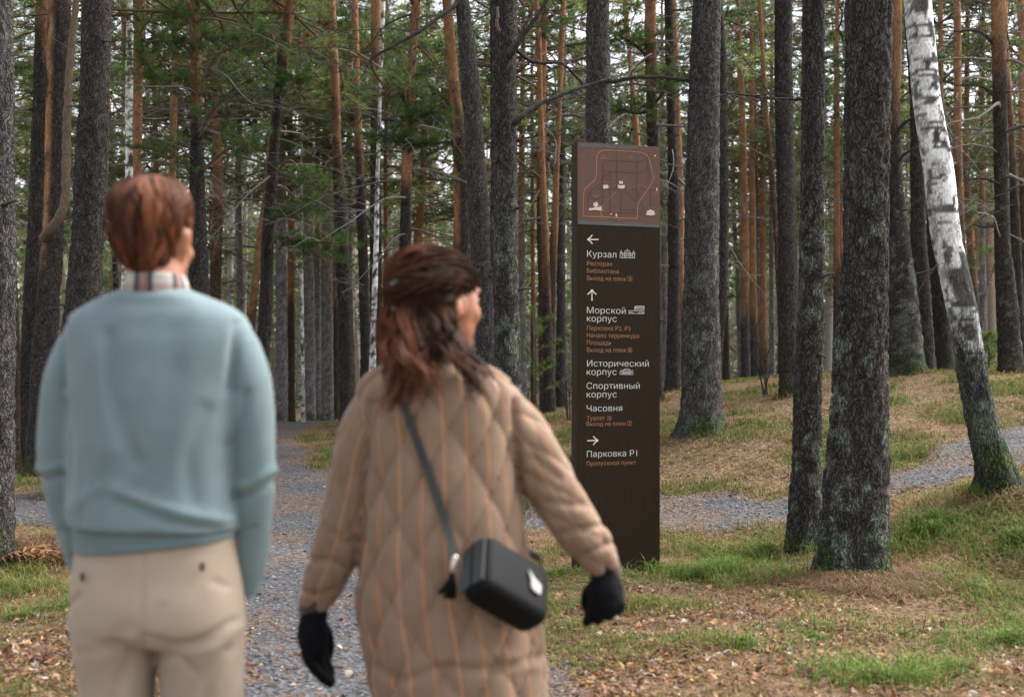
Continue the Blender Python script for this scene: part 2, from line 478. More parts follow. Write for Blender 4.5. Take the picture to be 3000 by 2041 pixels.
def stem_mesh(name, zs, xc, yc, r, d, kind, seed, orange_z=99.0, lichen=0.0, flare=0.0, mossy=0.0, plate=1.0, strip=0.0):
    """a trunk with modelled bark; local coordinates, z = 0 at the ground"""
    ds_fine = float(np.clip(d * 0.0017, 0.013, 0.05))
    z_vis = CAM_Z + 1100 * d / F_PX + 0.6
    rows = np.concatenate([np.arange(zs[0], min(z_vis, zs[-1]), ds_fine * 1.35), np.arange(min(z_vis, zs[-1]), zs[-1], 0.35), [zs[-1]]])
    rows = np.unique(rows)
    X = np.interp(rows, zs, xc); Y = np.interp(rows, zs, yc); R = np.interp(rows, zs, r)
    k = np.ones(9) / 9
    if len(rows) > 30:
        pad = lambda a: np.convolve(np.pad(a, 4, mode='edge'), k, mode='valid')
        X, Y, R = pad(X), pad(Y), pad(R)
    ncol = int(np.clip(2 * np.pi * np.median(R) / ds_fine, 10, 120))
    th = np.linspace(0, 2 * np.pi, ncol, endpoint=False)
    TH, ZZ = np.meshgrid(th, rows)
    RR = np.repeat(R[:, None], ncol, 1); XX = np.repeat(X[:, None], ncol, 1); YY = np.repeat(Y[:, None], ncol, 1)
    if flare:
        lob = 0.6 + 0.4 * np.sin(TH * 3 + seed) + 0.3 * np.sin(TH * 5 + seed * 2.3)
        RR = RR * (1 + flare * np.exp(-np.maximum(ZZ, -0.1) / 0.16) * lob)
    ct, s_t = np.cos(TH), np.sin(TH)
    p = np.stack([ct * RR, s_t * RR, ZZ], -1).reshape(-1, 3)
    off = np.array([seed * 7.3, seed * 3.1, seed * 5.7])
    big = fbm(p * [3, 3, 1.2] + off, seed, 2)
    zz = ZZ.ravel()
    if kind == 'birch':
        rough = sstep(1.65, 0.35, zz + (fbm(p * [6, 6, 2.5] + off, seed + 4, 3) - 0.5) * 2.2) * flare * 2.0
        rough = np.clip(rough + mossy * 0.6 * sstep(0.5, 0.62, fbm(p * [9, 9, 3] + off, seed + 6, 3)) * sstep(2.6, 0.3, zz), 0, 1)
        f1, f2, cid = worley(p * [22, 22, 7] + off, seed)
        crack = sstep(0.0, 0.30, f2 - f1)
        disp = (crack - 0.5) * 0.012 * rough + (big - 0.5) * 0.02
        len_ = fbm(p * [7, 7, 26] + off, seed + 9, 3)
        spot = np.maximum(sstep(0.60, 0.66, fbm(p * [16, 16, 13] + off, seed + 11, 3)), sstep(0.60, 0.65, fbm(p * [6, 6, 4.5] + off, seed + 12, 3)) * (mossy > 0))
        white = mix((0.72, 0.72, 0.73), (0.88, 0.88, 0.88), fbm(p * [8, 8, 3] + off, seed + 2, 2))
        c = mix(white, (0.30, 0.28, 0.26), sstep(0.50, 0.62, fbm(p * [14, 14, 6] + off, seed + 21, 3)) * 0.55)
        c = mix(c, (0.045, 0.04, 0.038), np.clip(sstep(0.59, 0.64, len_) * 0.95 + spot * 0.97, 0, 0.97))
        if mossy:                                        # greyer, cracked flank on the left; whiter bark on the right
            wl_ = sstep(-0.05, -0.6, np.cos(np.arctan2(p[:, 1], p[:, 0]) - 0.1) + (fbm(p * [8, 8, 2.5] + off, seed + 41, 3) - 0.5) * 2.2)
            c = mix(c, mix((0.33, 0.32, 0.31), (0.10, 0.095, 0.09), fbm(p * [30, 30, 9] + off, seed + 43, 3) ** 1.5), wl_ * 0.32)
        plates = np.clip(rough + 0.35 * sstep(0.5, 0.62, fbm(p * [14, 14, 6] + off, seed + 21, 3)), 0, 1)
        dk = mix((0.030, 0.028, 0.026), (0.075, 0.080, 0.066), cid)
        c = mix(c, dk, rough)
        c = mix(c, MOSS, np.clip(sstep(0.8, 0.0, zz) * sstep(0.42, 0.6, fbm(p * 7 + off, seed + 3, 3)) * 2 * flare, 0, 0.85))
        if mossy:
            gl = sstep(0.50, 0.58, fbm(p * [9, 9, 5] + off, seed + 31, 3)) * sstep(1.7, 0.6, zz)
            c = mix(c, (0.105, 0.125, 0.092), gl * 0.75 * mossy)
    else:
        sc = plate
        wz = p + (np.stack([vnoise(p * 5 + off, 71), vnoise(p * 5 + off, 72), vnoise(p * 5 + off, 73)], 1) - 0.5) * [0.05, 0.05, 0.16]
        f1, f2, cid = worley(wz * [24 * sc, 24 * sc, 7.5 * sc] + off, seed)
        crack = sstep(0.0, 0.34, f2 - f1)
        oz = sstep(-0.9, 0.9, zz - orange_z + (fbm(p * [5, 5, 1.5] + off, seed + 5, 3) - 0.5) * 2.6)
        if strip:
            oz = np.maximum(oz, sstep(0.35, 0.85, np.cos(np.arctan2(p[:, 1], p[:, 0]) - math.pi - 0.5)) * sstep(2.6, 3.4, zz) * sstep(0.3, 0.45, fbm(p * [5, 5, 2] + off, seed + 8, 3)))
        depth = 0.016 * (1 - 0.75 * oz) * np.clip(RR.ravel() / 0.16, 0.35, 1.1)
        fine = fbm(p * [60, 60, 24] + off, seed + 13, 2)
        disp = (crack - 0.6) * depth + (fine - 0.5) * 0.006 + (big - 0.5) * 0.025 + (fbm(p * [1.5, 1.5, 0.8] + off, seed + 33, 2) - 0.5) * 0.05 * np.clip(RR.ravel() / 0.2, 0.2, 1)
        base = GREY if kind == 'grey' else DARK
        plates = 1 - 0.72 * oz
        if kind == 'pale':
            base = np.array((0.36, 0.335, 0.340))  # grey bark lightened to paint in light the shaded far grove lacks
        if kind == 'brown':
            base = np.array((0.12, 0.080, 0.056))
        c = base[None] * (0.72 + 0.62 * cid)[:, None] * (0.85 + 0.3 * fbm(p * 2.2 + off, seed + 15, 2))[:, None]
        c = mix(c, np.array((0.16, 0.152, 0.150)), sstep(0.58, 0.72, fine) * 0.25)
        c = mix(c, RUST, (1 - crack) * 0.4)
        orr = mix(ORANGE, PALE, fbm(p * [11, 11, 6] + off, seed + 19, 3)) * (0.78 + 0.44 * cid)[:, None]
        orr = mix(orr, (0.17, 0.105, 0.07), sstep(0.55, 0.68, fbm(p * [13, 13, 8] + off, seed + 23, 3)) * 0.7)
        c = mix(c, orr, oz)
        if lichen:
            lf = fbm(p * [2.6, 2.6, 1.1] + off, seed + 25, 2) * 0.38 + fbm(p * [15, 15, 10] + off, seed + 27, 2) * 0.62
            side = 0.5 + 0.5 * np.cos(np.arctan2(p[:, 1], p[:, 0]) - (-1.9))
            c = mix(c, mix(LICHEN, (0.175, 0.20, 0.155), cid), sstep(0.615 - 0.05 * lichen, 0.645 - 0.05 * lichen, lf + 0.03 * side) * sstep(4.2, 1.5, zz) * 0.8)
        if flare:
            c = mix(c, MOSS, sstep(0.38, 0.02, zz) * sstep(0.40, 0.58, fbm(p * 6 + off, seed + 29, 3)) * 0.9)
    r2 = RR.ravel() + disp
    V = np.stack([XX.ravel() + np.cos(TH.ravel()) * r2, YY.ravel() + np.sin(TH.ravel()) * r2, zz], 1)
    n = len(rows)
    i, j = np.meshgrid(np.arange(n - 1), np.arange(ncol), indexing='ij')
    Q = np.stack([i * ncol + j, i * ncol + (j + 1) % ncol, (i + 1) * ncol + (j + 1) % ncol, (i + 1) * ncol + j], -1).reshape(-1, 4)
    V = np.vstack([V, [X[-1], Y[-1], zz.max() + 0.05]])
    c = np.vstack([c, c[-1:]])
    j = np.arange(ncol)
    T = np.stack([np.full(ncol, n * ncol), (n - 1) * ncol + j, (n - 1) * ncol + (j + 1) % ncol], 1)
    pl = np.append(plates, plates[-1])
    return mesh_np(name, V, [Q, T], [M_BARK], None, c, True, {'plates': pl})

# ---- boughs with needle tufts, gathered into a few crowns that many pines share
def needle_tuft(rng, p, dirv, n, ln, w):
    dv = rng.normal(0, 0.62, (n, 3)) + dirv * 1.0
    dv /= np.linalg.norm(dv, axis=1)[:, None]
    s = np.cross(dv, rng.normal(0, 1, (n, 3))); s /= np.linalg.norm(s, axis=1)[:, None] + 1e-9
    L = ln * rng.uniform(0.7, 1.15, (n, 1))
    b = p + dv * 0.01
    V = np.stack([b - s * w * 0.5, b + s * w * 0.5, b + dv * L], 1).reshape(-1, 3)
    return V, np.arange(3 * n).reshape(-1, 3)

def bough(seed, L=2.0, twigs=9, tufts=4, nn=15, ln=0.15, w=0.013, bare=False, droop=0.5):
    rng = np.random.default_rng(seed)
    a = Acc()
    t = np.linspace(0, 1, 8)
    P = np.stack([L * t, L * 0.12 * np.cumsum(rng.normal(0, 0.3, 8)) * t, L * (0.22 * t - droop * t ** 2 + 0.35 * droop * t ** 3) + np.cumsum(rng.normal(0, 0.02 * L, 8)) * t], 1)
    V, T, Q = tube(P, np.linspace(0.021, 0.004, 8) * L / 2, 5, False)
    wood = mix((0.11, 0.09, 0.075), (0.22, 0.13, 0.085), rng.uniform())
    if bare:
        wood = mix((0.12, 0.105, 0.095), (0.30, 0.28, 0.265), rng.uniform())
    a.add(V, T, Q, wood, 0)
    for k in range(twigs):
        u = rng.uniform(0.22, 1.0) if k else 1.0
        p0 = np.array([np.interp(u, t, P[:, i]) for i in range(3)])
        sg = 1 if k % 2 else -1
        l2 = L * rng.uniform(0.16, 0.42) * (1.15 - 0.55 * u)
        ang = sg * rng.uniform(0.35, 1.15) if k else 0.0
        dv = np.array([math.cos(ang), math.sin(ang), rng.uniform(-0.15, 0.35)])
        tt = np.linspace(0, 1, 4)
        B = p0 + np.outer(tt, dv) * l2 + np.outer(tt ** 2, [0, 0, rng.uniform(-0.08, 0.3) * l2]) + np.cumsum(rng.normal(0, 0.018, (4, 3)), 0) * tt[:, None]
        V, T, Q = tube(B, np.linspace(0.008, 0.0028, 4), 3, False)
        a.add(V, T, Q, wood * 0.9, 0)
        if bare:
            for q in range(2):
                e = B[2] + rng.normal(0, 0.02, 3); dd = dv + rng.normal(0, 0.6, 3)
                V, T, Q = tube(np.stack([e, e + dd * 0.12, e + dd * 0.26 + [0, 0, -0.04]]), [0.004, 0.003, 0.0018], 3, False)
                a.add(V, T, Q, wood * 1.1, 0)
            continue
        g = mix((0.072, 0.140, 0.055), (0.235, 0.29, 0.095), rng.uniform())
        if rng.uniform() < 0.10:
            g = np.array((0.16, 0.10, 0.045))
        for q in range(tufts):
            v = 1.0 - q * 0.2 + rng.uniform(-0.07, 0.07)
            pt = np.array([np.interp(v, tt, B[:, i]) for i in range(3)])
            dt = dv + rng.normal(0, 0.45, 3) + [0, 0, 0.25]
            V, T = needle_tuft(rng, pt + rng.normal(0, 0.03, 3), dt / np.linalg.norm(dt), nn, ln, w)
            a.add(V, T, None, g * rng.uniform(0.75, 1.3), 1)
    return a.arrays()

BOUGHS = [bough(100 + i, droop=0.25 + 0.12 * (i % 4)) for i in range(7)]
BARE = [bough(200 + i, twigs=7, bare=True, droop=0.55 + 0.15 * (i % 3)) for i in range(5)]

def assemble(name, seed, H, n, rmax, live, z_bare=0.0, open_=0.35):
    """crown mesh: boughs set round the axis from z = 0 to H"""
    rng = np.random.default_rng(seed)
    a = Acc()
    Vs, Ts, Qs, Cs, mt, mq, off = [], [], [], [], [], [], 0
    for k in range(n):
        u = (k + rng.uniform(0, 1)) / n
        z = H * u
        src = BARE if live < 0 else (BOUGHS if rng.uniform() < live or u > 0.55 else BARE)
        V, T, Q, C, mi = src[rng.integers(len(src))]
        prof = (0.55 + 0.75 * math.sin(math.pi * min(1, 0.18 + u * 0.9))) * rng.uniform(0.6, 1.1)
        s = rmax / 2.0 * prof * (1.0 - 0.55 * max(0, u - 0.6) / 0.4)
        az = k * 2.399 + rng.normal(0, 0.5)
        el = rng.normal(-0.05, 0.22) + 0.55 * max(0, u - 0.5)
        M = np.array((Matrix.Rotation(az, 3, 'Z') @ Matrix.Rotation(-el, 3, 'Y') @ Matrix.Rotation(rng.normal(0, 0.4), 3, 'X')))
        W = (V * s) @ M.T + [0, 0, z]
        Vs.append(W); Cs.append(C * rng.uniform(0.8, 1.25))
        nt_ = len(T)
        Ts.append(T + off); mt.append(mi[:nt_]); Qs.append(Q + off); mq.append(mi[nt_:])
        off += len(V)
    return mesh_np(name, np.concatenate(Vs), [np.concatenate(Ts), np.concatenate(Qs)], [M_TWIG, M_NEEDLE],
                   np.concatenate(mt + mq), np.concatenate(Cs), True)

CROWNS = [assemble('pine_crown', 300 + i, 8.0, 46, 2.6 + 0.35 * (i % 3), 0.72) for i in range(5)]
HIGH_CROWNS = [assemble('high_pine_crown', 340 + i, 6.0, 9, 1.6, 0.9) for i in range(3)]
DEAD = [assemble('dead_branches', 360 + i, 4.0, 20, 1.7, -1.0) for i in range(4)]

TREES = {}
def tree(key, label, d, pts, kind='dark', orange_py=None, H=12.5, crown=None, dead=None, lichen=0.0, flare=0.4, group=None, mossy=0.0, plate=1.0, strip=0.0, cat='pine tree', name=None, crot=None, cscale=1.0):
    seed = 11 + len(TREES) * 7
    pts = sorted(pts)                                  # top row first
    py = np.array([p[0] for p in pts], float); px = np.array([p[1] for p in pts], float); w = np.array([p[2] for p in pts], float)
    wx = (px - CX) * d / F_PX; wz = CAM_Z - (py - HY) * d / F_PX; wr = w * d / F_PX / 2
    sl = (wx[-2] - wx[-1]) / (wz[-2] - wz[-1])
    xb = wx[-1]
    for _ in range(6):
        zg = float(ground(xb, d)[0]); xb = wx[-1] + sl * (zg - wz[-1])
    rb = wr[-1] * (1.0 + 0.05 * max(0, wz[-1] - zg))
    zs, xs, rs = [zg - 0.3, zg], [xb, xb], [rb * 1.05, rb]
    for a, b, c in sorted(zip(wz, wx, wr)):
        if a > zg + 0.12:
            zs.append(a); xs.append(b); rs.append(c)
    st = (xs[-1] - xs[-2]) / (zs[-1] - zs[-2])
    z0, x0, r0 = zs[-1], xs[-1], rs[-1]
    H = max(H, z0 + 3.0)
    for q in np.linspace(0, 1, 7)[1:]:
        zz = z0 + (H - z0) * q
        zs.append(zz); xs.append(x0 + st * (zz - z0) * (1 - 0.5 * q)); rs.append(r0 * (1 - q) + 0.025 * q)
    zs, xs, rs = np.array(zs), np.array(xs), np.array(rs)
    rng = np.random.default_rng(seed)
    ys = d + np.interp(zs, np.linspace(zs[0], zs[-1], 6), np.concatenate([[0, 0], rng.normal(0, 0.10, 4)]))
    oz = (CAM_Z - (orange_py - HY) * d / F_PX - zg) if orange_py is not None else (99.0 if kind == 'birch' else rng.uniform(6.5, 9))
    t = thing(name or ('birch_tree' if kind == 'birch' else 'pine_tree'), label, cat if kind != 'birch' else 'birch tree', (xb, d, zg), group)
    me = stem_mesh('trunk', zs - zg, xs - xb, ys - d, rs, d, kind, seed, oz, lichen, flare, mossy, plate, strip)
    ob('trunk', me, t)
    def axis_at(z):
        return np.interp(z, zs - zg, xs - xb), np.interp(z, zs - zg, ys - d)
    cz = crown if crown is not None else max(5.6, 1.38 + 1058 * d / F_PX + 0.8 - zg)
    if kind != 'birch':
        near = crown is None
        me_c = (HIGH_CROWNS if near else CROWNS)[seed % (3 if near else 5)]
        hh = 6.0 if near else 8.0
        sc = max(0.6, (H - zg - cz) / hh)
        ax, ay = axis_at(cz + 0.4 * (H - zg - cz))
        if d < 22 and kind != 'brown':
            for q in range(4):                              # snapped-off dead stubs
                zq = rng.uniform(1.2, min(cz, 1.38 + 1000 * d / F_PX)); aq = rng.uniform(-3.0, -0.1); rq = np.interp(zq, zs - zg, rs)
                ax, ay = axis_at(zq); dv = np.array([math.cos(aq), math.sin(aq), rng.uniform(-0.2, 0.5)])
                lq = rng.uniform(0.04, 0.16); b0 = np.array([ax, ay, zq]) + dv * (rq - 0.01)
                Vq, Tq, Qq = tube(np.stack([b0 - dv * 0.02, b0 + dv * lq * 0.5, b0 + dv * lq + [0, 0, -0.01]]), [0.016, 0.012, 0.007], 7)
                ac = Acc(); ac.add(Vq, Tq, Qq, (0.07, 0.062, 0.057)); ob('branch_stub', ac.mesh('branch_stub', [M_TWIG]), t)
        ob('crown', me_c, t, (ax, ay, cz), (0, 0, rng.uniform(0, 6.28) if crot is None else crot), (cscale, cscale, sc))
    else:
        ax, ay = axis_at(cz + 2)
        ob('crown', BIRCH_CROWN, t, (ax, ay, max(cz, H - zg - 8.5)), (0, 0, rng.uniform(0, 6.28)))
    if dead is not None:
        ax, ay = axis_at((dead + cz) / 2)
        tag(ob('dead_branches', DEAD[seed % 4], t, (ax, ay, dead), (0, 0, rng.uniform(0, 6.28)), (1, 1, max(0.3, (cz - dead + 0.6) / 4.0))), kind='stuff')
    TREES[key] = (t, d, zg, xb)
    return t

def limb(key, pts, kind='dark', name='branch', twigs=True, green=False):
    """a limb the photo shows singly: pts = (px, py, width_px, depth offset)"""
    t, d, zg, xb = TREES[key]
    P = np.array([[(a - CX) * (d + e) / F_PX - xb, e, CAM_Z - (b - HY) * (d + e) / F_PX - zg, c * (d + e) / F_PX / 2] for a, b, c, e in pts])
    S = resample(P, 10 + 5 * len(P))
    S[:, :3] += np.cumsum(np.random.default_rng(int(abs(P[0, 2]) * 1000)).normal(0, 0.003, (len(S), 3)), 0)
    S[:, 3] = np.maximum(S[:, 3] * (1 + 0.12 * np.sin(np.arange(len(S)) * 1.9)), 0.003)
    V, T, Q = tube(S[:, :3], S[:, 3], 8)
    base = {'dark': DARK * 0.8, 'grey': GREY, 'orange': ORANGE * 0.8, 'brown': np.array((0.13, 0.095, 0.07))}[kind]
    c = base * (0.7 + 0.6 * fbm(V * 22, 5, 2))[:, None]
    a = Acc(); a.add(V, T, Q, c)
    if twigs:
        rng = np.random.default_rng(int(S[0, 2] * 997))
        for k in range(8):
            i = rng.integers(len(S) // 3, len(S) - 1)
            dv = rng.normal(0, 1, 3) * [1, 0.6, 0.8] + [0, 0, -0.2]; dv /= np.linalg.norm(dv)
            l = rng.uniform(0.2, 0.6)
            B = np.stack([S[i, :3], S[i, :3] + dv * l * 0.5, S[i, :3] + dv * l + [0, 0, -0.12 * l]])
            V, T, Q = tube(resample(B, 5), np.linspace(0.006, 0.002, 5), 4)
            a.add(V, T, Q, base)
        if green:                                       # needle sprays on the outer half
            for k in range(34):
                i = rng.integers(len(S) // 3, len(S))
                dv = rng.normal(0, 1, 3) * [1, 0.8, 0.35] + [0, 0, 0.1]; dv /= np.linalg.norm(dv)
                l = rng.uniform(0.15, 0.55); e = S[i, :3] + dv * l
                V, T, Q = tube(np.stack([S[i, :3], S[i, :3] + dv * l * 0.6 + [0, 0, 0.03], e]), [0.005, 0.004, 0.002], 3, False); a.add(V, T, Q, base * 1.3)
                gc = mix((0.050, 0.115, 0.036), (0.13, 0.20, 0.05), rng.uniform())
                for q in range(4):
                    V, T = needle_tuft(rng, e - dv * l * 0.16 * q + rng.normal(0, 0.02, 3), dv + [0, 0, 0.3], 16, 0.11, 0.009)
                    a.add(V, T, None, gc * rng.uniform(0.8, 1.25), 1)
    return ob(name, a.mesh(name, [M_BARK, M_NEEDLE]), t)

def birch_crown():
    rng = np.random.default_rng(77)
    a = Acc()
    for k in range(34):
        z = 8.0 * k / 34; az = k * 2.4
        L = rng.uniform(1.0, 2.2) * (1.1 - 0.6 * k / 34)
        dv = np.array([math.cos(az), math.sin(az), 0.75])
        P = np.stack([np.array([0, 0, z]) + dv * L * u + [0, 0, -0.5 * L * u * u] for u in np.linspace(0, 1, 6)])
        V, T, Q = tube(P, np.linspace(0.018, 0.003, 6), 4, False)
        a.add(V, T, Q, (0.07, 0.05, 0.045), 0)
        for q in range(26):
            i = rng.integers(2, 6)
            p = P[i] + rng.normal(0, 0.25, 3)
            u, v = rng.normal(0, 0.03, 3), rng.normal(0, 0.03, 3)
            a.add(np.stack([p - u, p + v, p + u, p - v]), [[0, 1, 2], [0, 2, 3]], None, mix((0.25, 0.22, 0.05), (0.12, 0.16, 0.04), rng.uniform()), 1)
    return a.mesh('birch_crown', [M_TWIG, M_NEEDLE])
BIRCH_CROWN = birch_crown()

# ---- the stems one can pick out, nearest first; rows are (photo row, column, width)
tree('a1', 'grey furrowed pine trunk cut by the left edge of the picture', 8.7, [(42, -30, 116), (700, -18, 124), (1100, -22, 126), (1640, -32, 134)], 'grey', plate=0.8)
tree('a2', 'thin reddish pine just behind the grey trunk at the left edge', 17, [(42, 22, 26), (700, 34, 30), (1200, 42, 34)], 'brown', orange_py=500, flare=0.2)
tree('a3', 'slanting dark pine left of the trunk with the elbow limb', 17.6, [(42, 122, 36), (350, 112, 42), (700, 104, 50), (1000, 88, 54), (1373, 74, 62)], 'dark')
tree('a4', 'dark pine with an orange strip and a curved elbow limb', 16.5, [(42, 168, 62), (300, 160, 60), (700, 152, 62), (1000, 132, 72), (1300, 118, 80)], 'dark', strip=1.0, orange_py=-60)
limb('a4', [(128, 700, 30, -0.05), (150, 672, 32, -0.25), (178, 632, 30, -0.3), (193, 575, 28, -0.3), (196, 450, 27, -0.3), (200, 300, 25, -0.3), (206, 160, 23, -0.3), (218, 30, 20, -0.3), (226, -80, 16, -0.3)], 'brown', 'elbow_limb', False)
tree('a5', 'thick straight dark pine directly left of the person in blue', 13.5, [(42, 284, 80), (300, 278, 86), (700, 256, 94), (1000, 236, 108), (1380, 214, 128)], 'dark')
tree('a6', 'slim white birch rising behind the head of the person in blue', 22, [(42, 376, 19), (280, 375, 22), (480, 382, 24), (700, 376, 26), (900, 368, 28), (1200, 362, 30)], 'birch', flare=0.25)
tree('a7', 'bright orange pine immediately right of the slim birch', 21, [(42, 412, 30), (280, 406, 29), (500, 402, 27), (900, 398, 30), (1250, 396, 32)], 'dark', orange_py=760, dead=3.0, crown=6.6, flare=0.2)
tree('a8', 'narrow orange pine between the birch and the many-limbed pine', 25, [(42, 514, 18), (500, 508, 22), (900, 505, 24), (1240, 503, 26)], 'brown', orange_py=800, flare=0.2, dead=4)
tree('a9', 'many-limbed pine, dark below and orange above, behind the red-haired head', 18, [(42, 570, 36), (150, 575, 32), (300, 578, 34), (500, 580, 44), (850, 583, 62), (1280, 588, 72)], 'dark', orange_py=270, dead=4.2, crown=6.4)
tree('a10', 'leaning dark pine with arching boughs right of the person in blue', 21, [(42, 846, 34), (130, 834, 34), (300, 813, 28), (450, 801, 30), (700, 785, 36), (900, 779, 42), (1050, 770, 40), (1240, 760, 46)], 'dark', orange_py=150, dead=3.6, crown=6.6)
tree('a10b', 'slim orange pine leaning behind the arching-boughed pine', 27, [(42, 832, 14), (350, 795, 15), (550, 780, 17), (700, 760, 18), (900, 740, 22), (1230, 715, 26)], 'brown', orange_py=900, flare=0.1, crown=8)
tree('a11', 'straight pine, orange top on a dark stem, between the two heads', 23, [(42, 974, 25), (300, 985, 26), (420, 988, 27), (600, 998, 36), (900, 1012, 44), (1220, 1020, 54)], 'dark', orange_py=400)
tree('a12', 'orange pine just left of the thin white birch', 25, [(42, 1038, 20), (300, 1047, 22), (700, 1062, 28), (1000, 1070, 32), (1220, 1074, 36)], 'dark', orange_py=440, flare=0.2, dead=4.5)
tree('a13', 'red-brown pine touching the thin white birch', 26, [(42, 1100, 30), (300, 1096, 25), (700, 1100, 34), (1220, 1104, 38)], 'dark', orange_py=180, flare=0.2)
tree('a14', 'thin crooked white birch left of the person in the striped coat', 24.5, [(42, 1121, 10), (300, 1111, 10), (500, 1105, 13), (700, 1101, 15), (900, 1096, 17), (1220, 1088, 22)], 'birch', flare=0.2)
tree('a16', 'crooked orange pine above the head of the person in the coat', 20, [(42, 1217, 28), (170, 1210, 25), (270, 1204, 27), (400, 1196, 24), (500, 1192, 32), (700, 1188, 36), (1000, 1186, 42), (1250, 1184, 46)], 'dark', orange_py=560, dead=3.2, crown=6.5)
tree('a17', 'smooth grey pine leaning left, right above the coat person', 16, [(42, 1358, 42), (300, 1384, 56), (500, 1396, 60), (700, 1408, 62), (1000, 1424, 62), (1300, 1438, 74)], 'grey', plate=1.3)
limb('a17', [(1350, 5, 14, -0.1), (1300, 42, 13, -0.3), (1230, 95, 12, -0.5), (1150, 138, 10, -0.6), (1100, 166, 9, -0.6), (1098, 195, 7, -0.6), (1118, 230, 6, -0.6), (1140, 270, 4, -0.6)], 'dark', 'long_branch')
tree('a18', 'pine with rusty patches half hidden by the smooth grey pine', 20, [(42, 1312, 28), (300, 1334, 34), (500, 1350, 40), (700, 1354, 50), (1000, 1362, 52), (1290, 1368, 58)], 'dark', orange_py=330, strip=0.6)
tree('a19', 'dark knobbly pine with three thick crooked branches, left of the sign', 12, [(42, 1476, 76), (300, 1474, 75), (500, 1476, 79), (700, 1477, 82), (900, 1484, 76), (1080, 1489, 78), (1330, 1494, 92)], 'dark', lichen=0.9, plate=1.2)
limb('a19', [(1478, 195, 16, -0.06), (1500, 155, 17, -0.2), (1536, 95, 16, -0.25), (1580, 38, 13, -0.25), (1610, -20, 11, -0.25)], 'dark')
limb('a19', [(1505, 140, 12, 0.02), (1550, 175, 11, 0.05), (1590, 188, 11, 0.1), (1640, 184, 10, 0.15), (1665, 195, 9, 0.2), (1700, 230, 8, 0.25), (1722, 255, 7, 0.3)], 'dark')
limb('a19', [(1490, 375, 15, -0.06), (1520, 350, 16, -0.15), (1560, 322, 15, -0.1), (1620, 292, 13, 0.0), (1690, 268, 11, 0.1), (1730, 254, 9, 0.2), (1790, 236, 7, 0.3)], 'dark')
limb('a19', [(1470, 112, 14, -0.12), (1464, 85, 11, -0.2), (1464, 30, 9, -0.22)], 'brown', 'branch', False)
tree('a20', 'orange pine with a blackened foot left of the sign', 23, [(42, 1573, 15), (100, 1577, 16), (400, 1586, 17), (700, 1597, 21), (900, 1602, 26), (1224, 1611, 36)], 'dark', orange_py=800, flare=0.15)
tree('a21', 'slim brown pine crossing behind the crooked branches', 25, [(42, 1648, 17), (300, 1638, 15), (500, 1630, 18), (700, 1622, 22), (1000, 1614, 24), (1215, 1606, 26)], 'brown', orange_py=760, flare=0.1, dead=4)
tree('a23', 'grey pine stem showing just beside the left edge of the sign', 28, [(42, 1650, 18), (600, 1645, 24), (900, 1644, 27), (1205, 1642, 32)], 'grey', orange_py=250, flare=0.1)
tree('a22', 'stout grey pine rising directly behind the sign', 14, [(42, 1756, 66), (300, 1755, 70), (415, 1754, 72), (900, 1756, 80), (1350, 1758, 96)], 'grey', plate=1.2)
limb('a22', [(1775, 240, 13, 0.0), (1800, 236, 13, -0.1), (1850, 229, 12, -0.1), (1930, 227, 11, 0.0), (2000, 231, 10, 0.1), (2060, 240, 8, 0.2)], 'dark')
tree('a24', 'leaning slim orange pine rising above the right half of the sign', 24, [(42, 1834, 14), (240, 1850, 16), (400, 1864, 20), (900, 1890, 26), (1190, 1900, 30)], 'brown', orange_py=700, flare=0.1, dead=4)
tree('a25', 'rust-coloured pine rising above the right corner of the sign', 19, [(42, 1905, 33), (240, 1908, 32), (420, 1914, 36), (900, 1918, 44), (1160, 1920, 48)], 'dark', orange_py=260, dead=3.4, crown=6.3)
tree('a26', 'dark branchy pine standing free just right of the sign', 21.5, [(42, 1958, 24), (300, 1966, 26), (600, 1974, 34), (900, 1974, 38), (1145, 1972, 46)], 'dark', dead=2.2, crown=6.8)
tree('a27', 'thin orange pine between the sign and the thick grey pine', 26, [(42, 1976, 16), (300, 1984, 17), (600, 1994, 20), (900, 1996, 24), (1130, 1998, 26)], 'brown', orange_py=900, flare=0.1)
tree('a28', 'thick grey pine with mossy foot, first big trunk right of the sign', 14, [(42, 2070, 82), (300, 2064, 86), (700, 2055, 98), (900, 2052, 106), (1200, 2057, 118), (1268, 2060, 136)], 'grey', lichen=0.8, flare=0.3)
tree('a29', 'black bent slim pine hugging the thick grey pine', 16.5, [(42, 2104, 26), (250, 2118, 30), (600, 2122, 30), (900, 2116, 30), (1000, 2104, 32), (1200, 2086, 36)], 'dark', flare=0.2)
tree('a30', 'brightest orange pine far back right of the thick grey pine', 34, [(42, 2166, 14), (400, 2178, 20), (700, 2184, 24), (1115, 2184, 26)], 'grey', orange_py=880, flare=0.1, crown=9)
tree('a30b', 'orange pine far back, right twin of the brightest orange one', 36, [(42, 2200, 14), (500, 2204, 18), (800, 2206, 22), (1115, 2212, 26)], 'grey', orange_py=960, flare=0.1, crown=9.5)
tree('a31', 'very thin brown pine leaning across toward the lichen-free dark trunk', 19, [(42, 2230, 13), (300, 2246, 10), (500, 2262, 16), (700, 2276, 15), (900, 2284, 18), (1150, 2296, 20)], 'brown', orange_py=300, flare=0.1)
tree('a32', 'plain dark pine with peeling ledges behind the lichen-covered trunk', 16.8, [(42, 2304, 51), (400, 2307, 54), (700, 2308, 55), (1000, 2311, 58), (1162, 2309, 50)], 'dark', plate=1.3)
tree('a33', 'slender near pine dotted with grey-green lichen', 9.4, [(42, 2375, 66), (400, 2377, 69), (700, 2377, 72), (1000, 2372, 76), (1200, 2367, 84), (1400, 2360, 88), (1615, 2352, 97)], 'dark', lichen=0.75, flare=0.2)
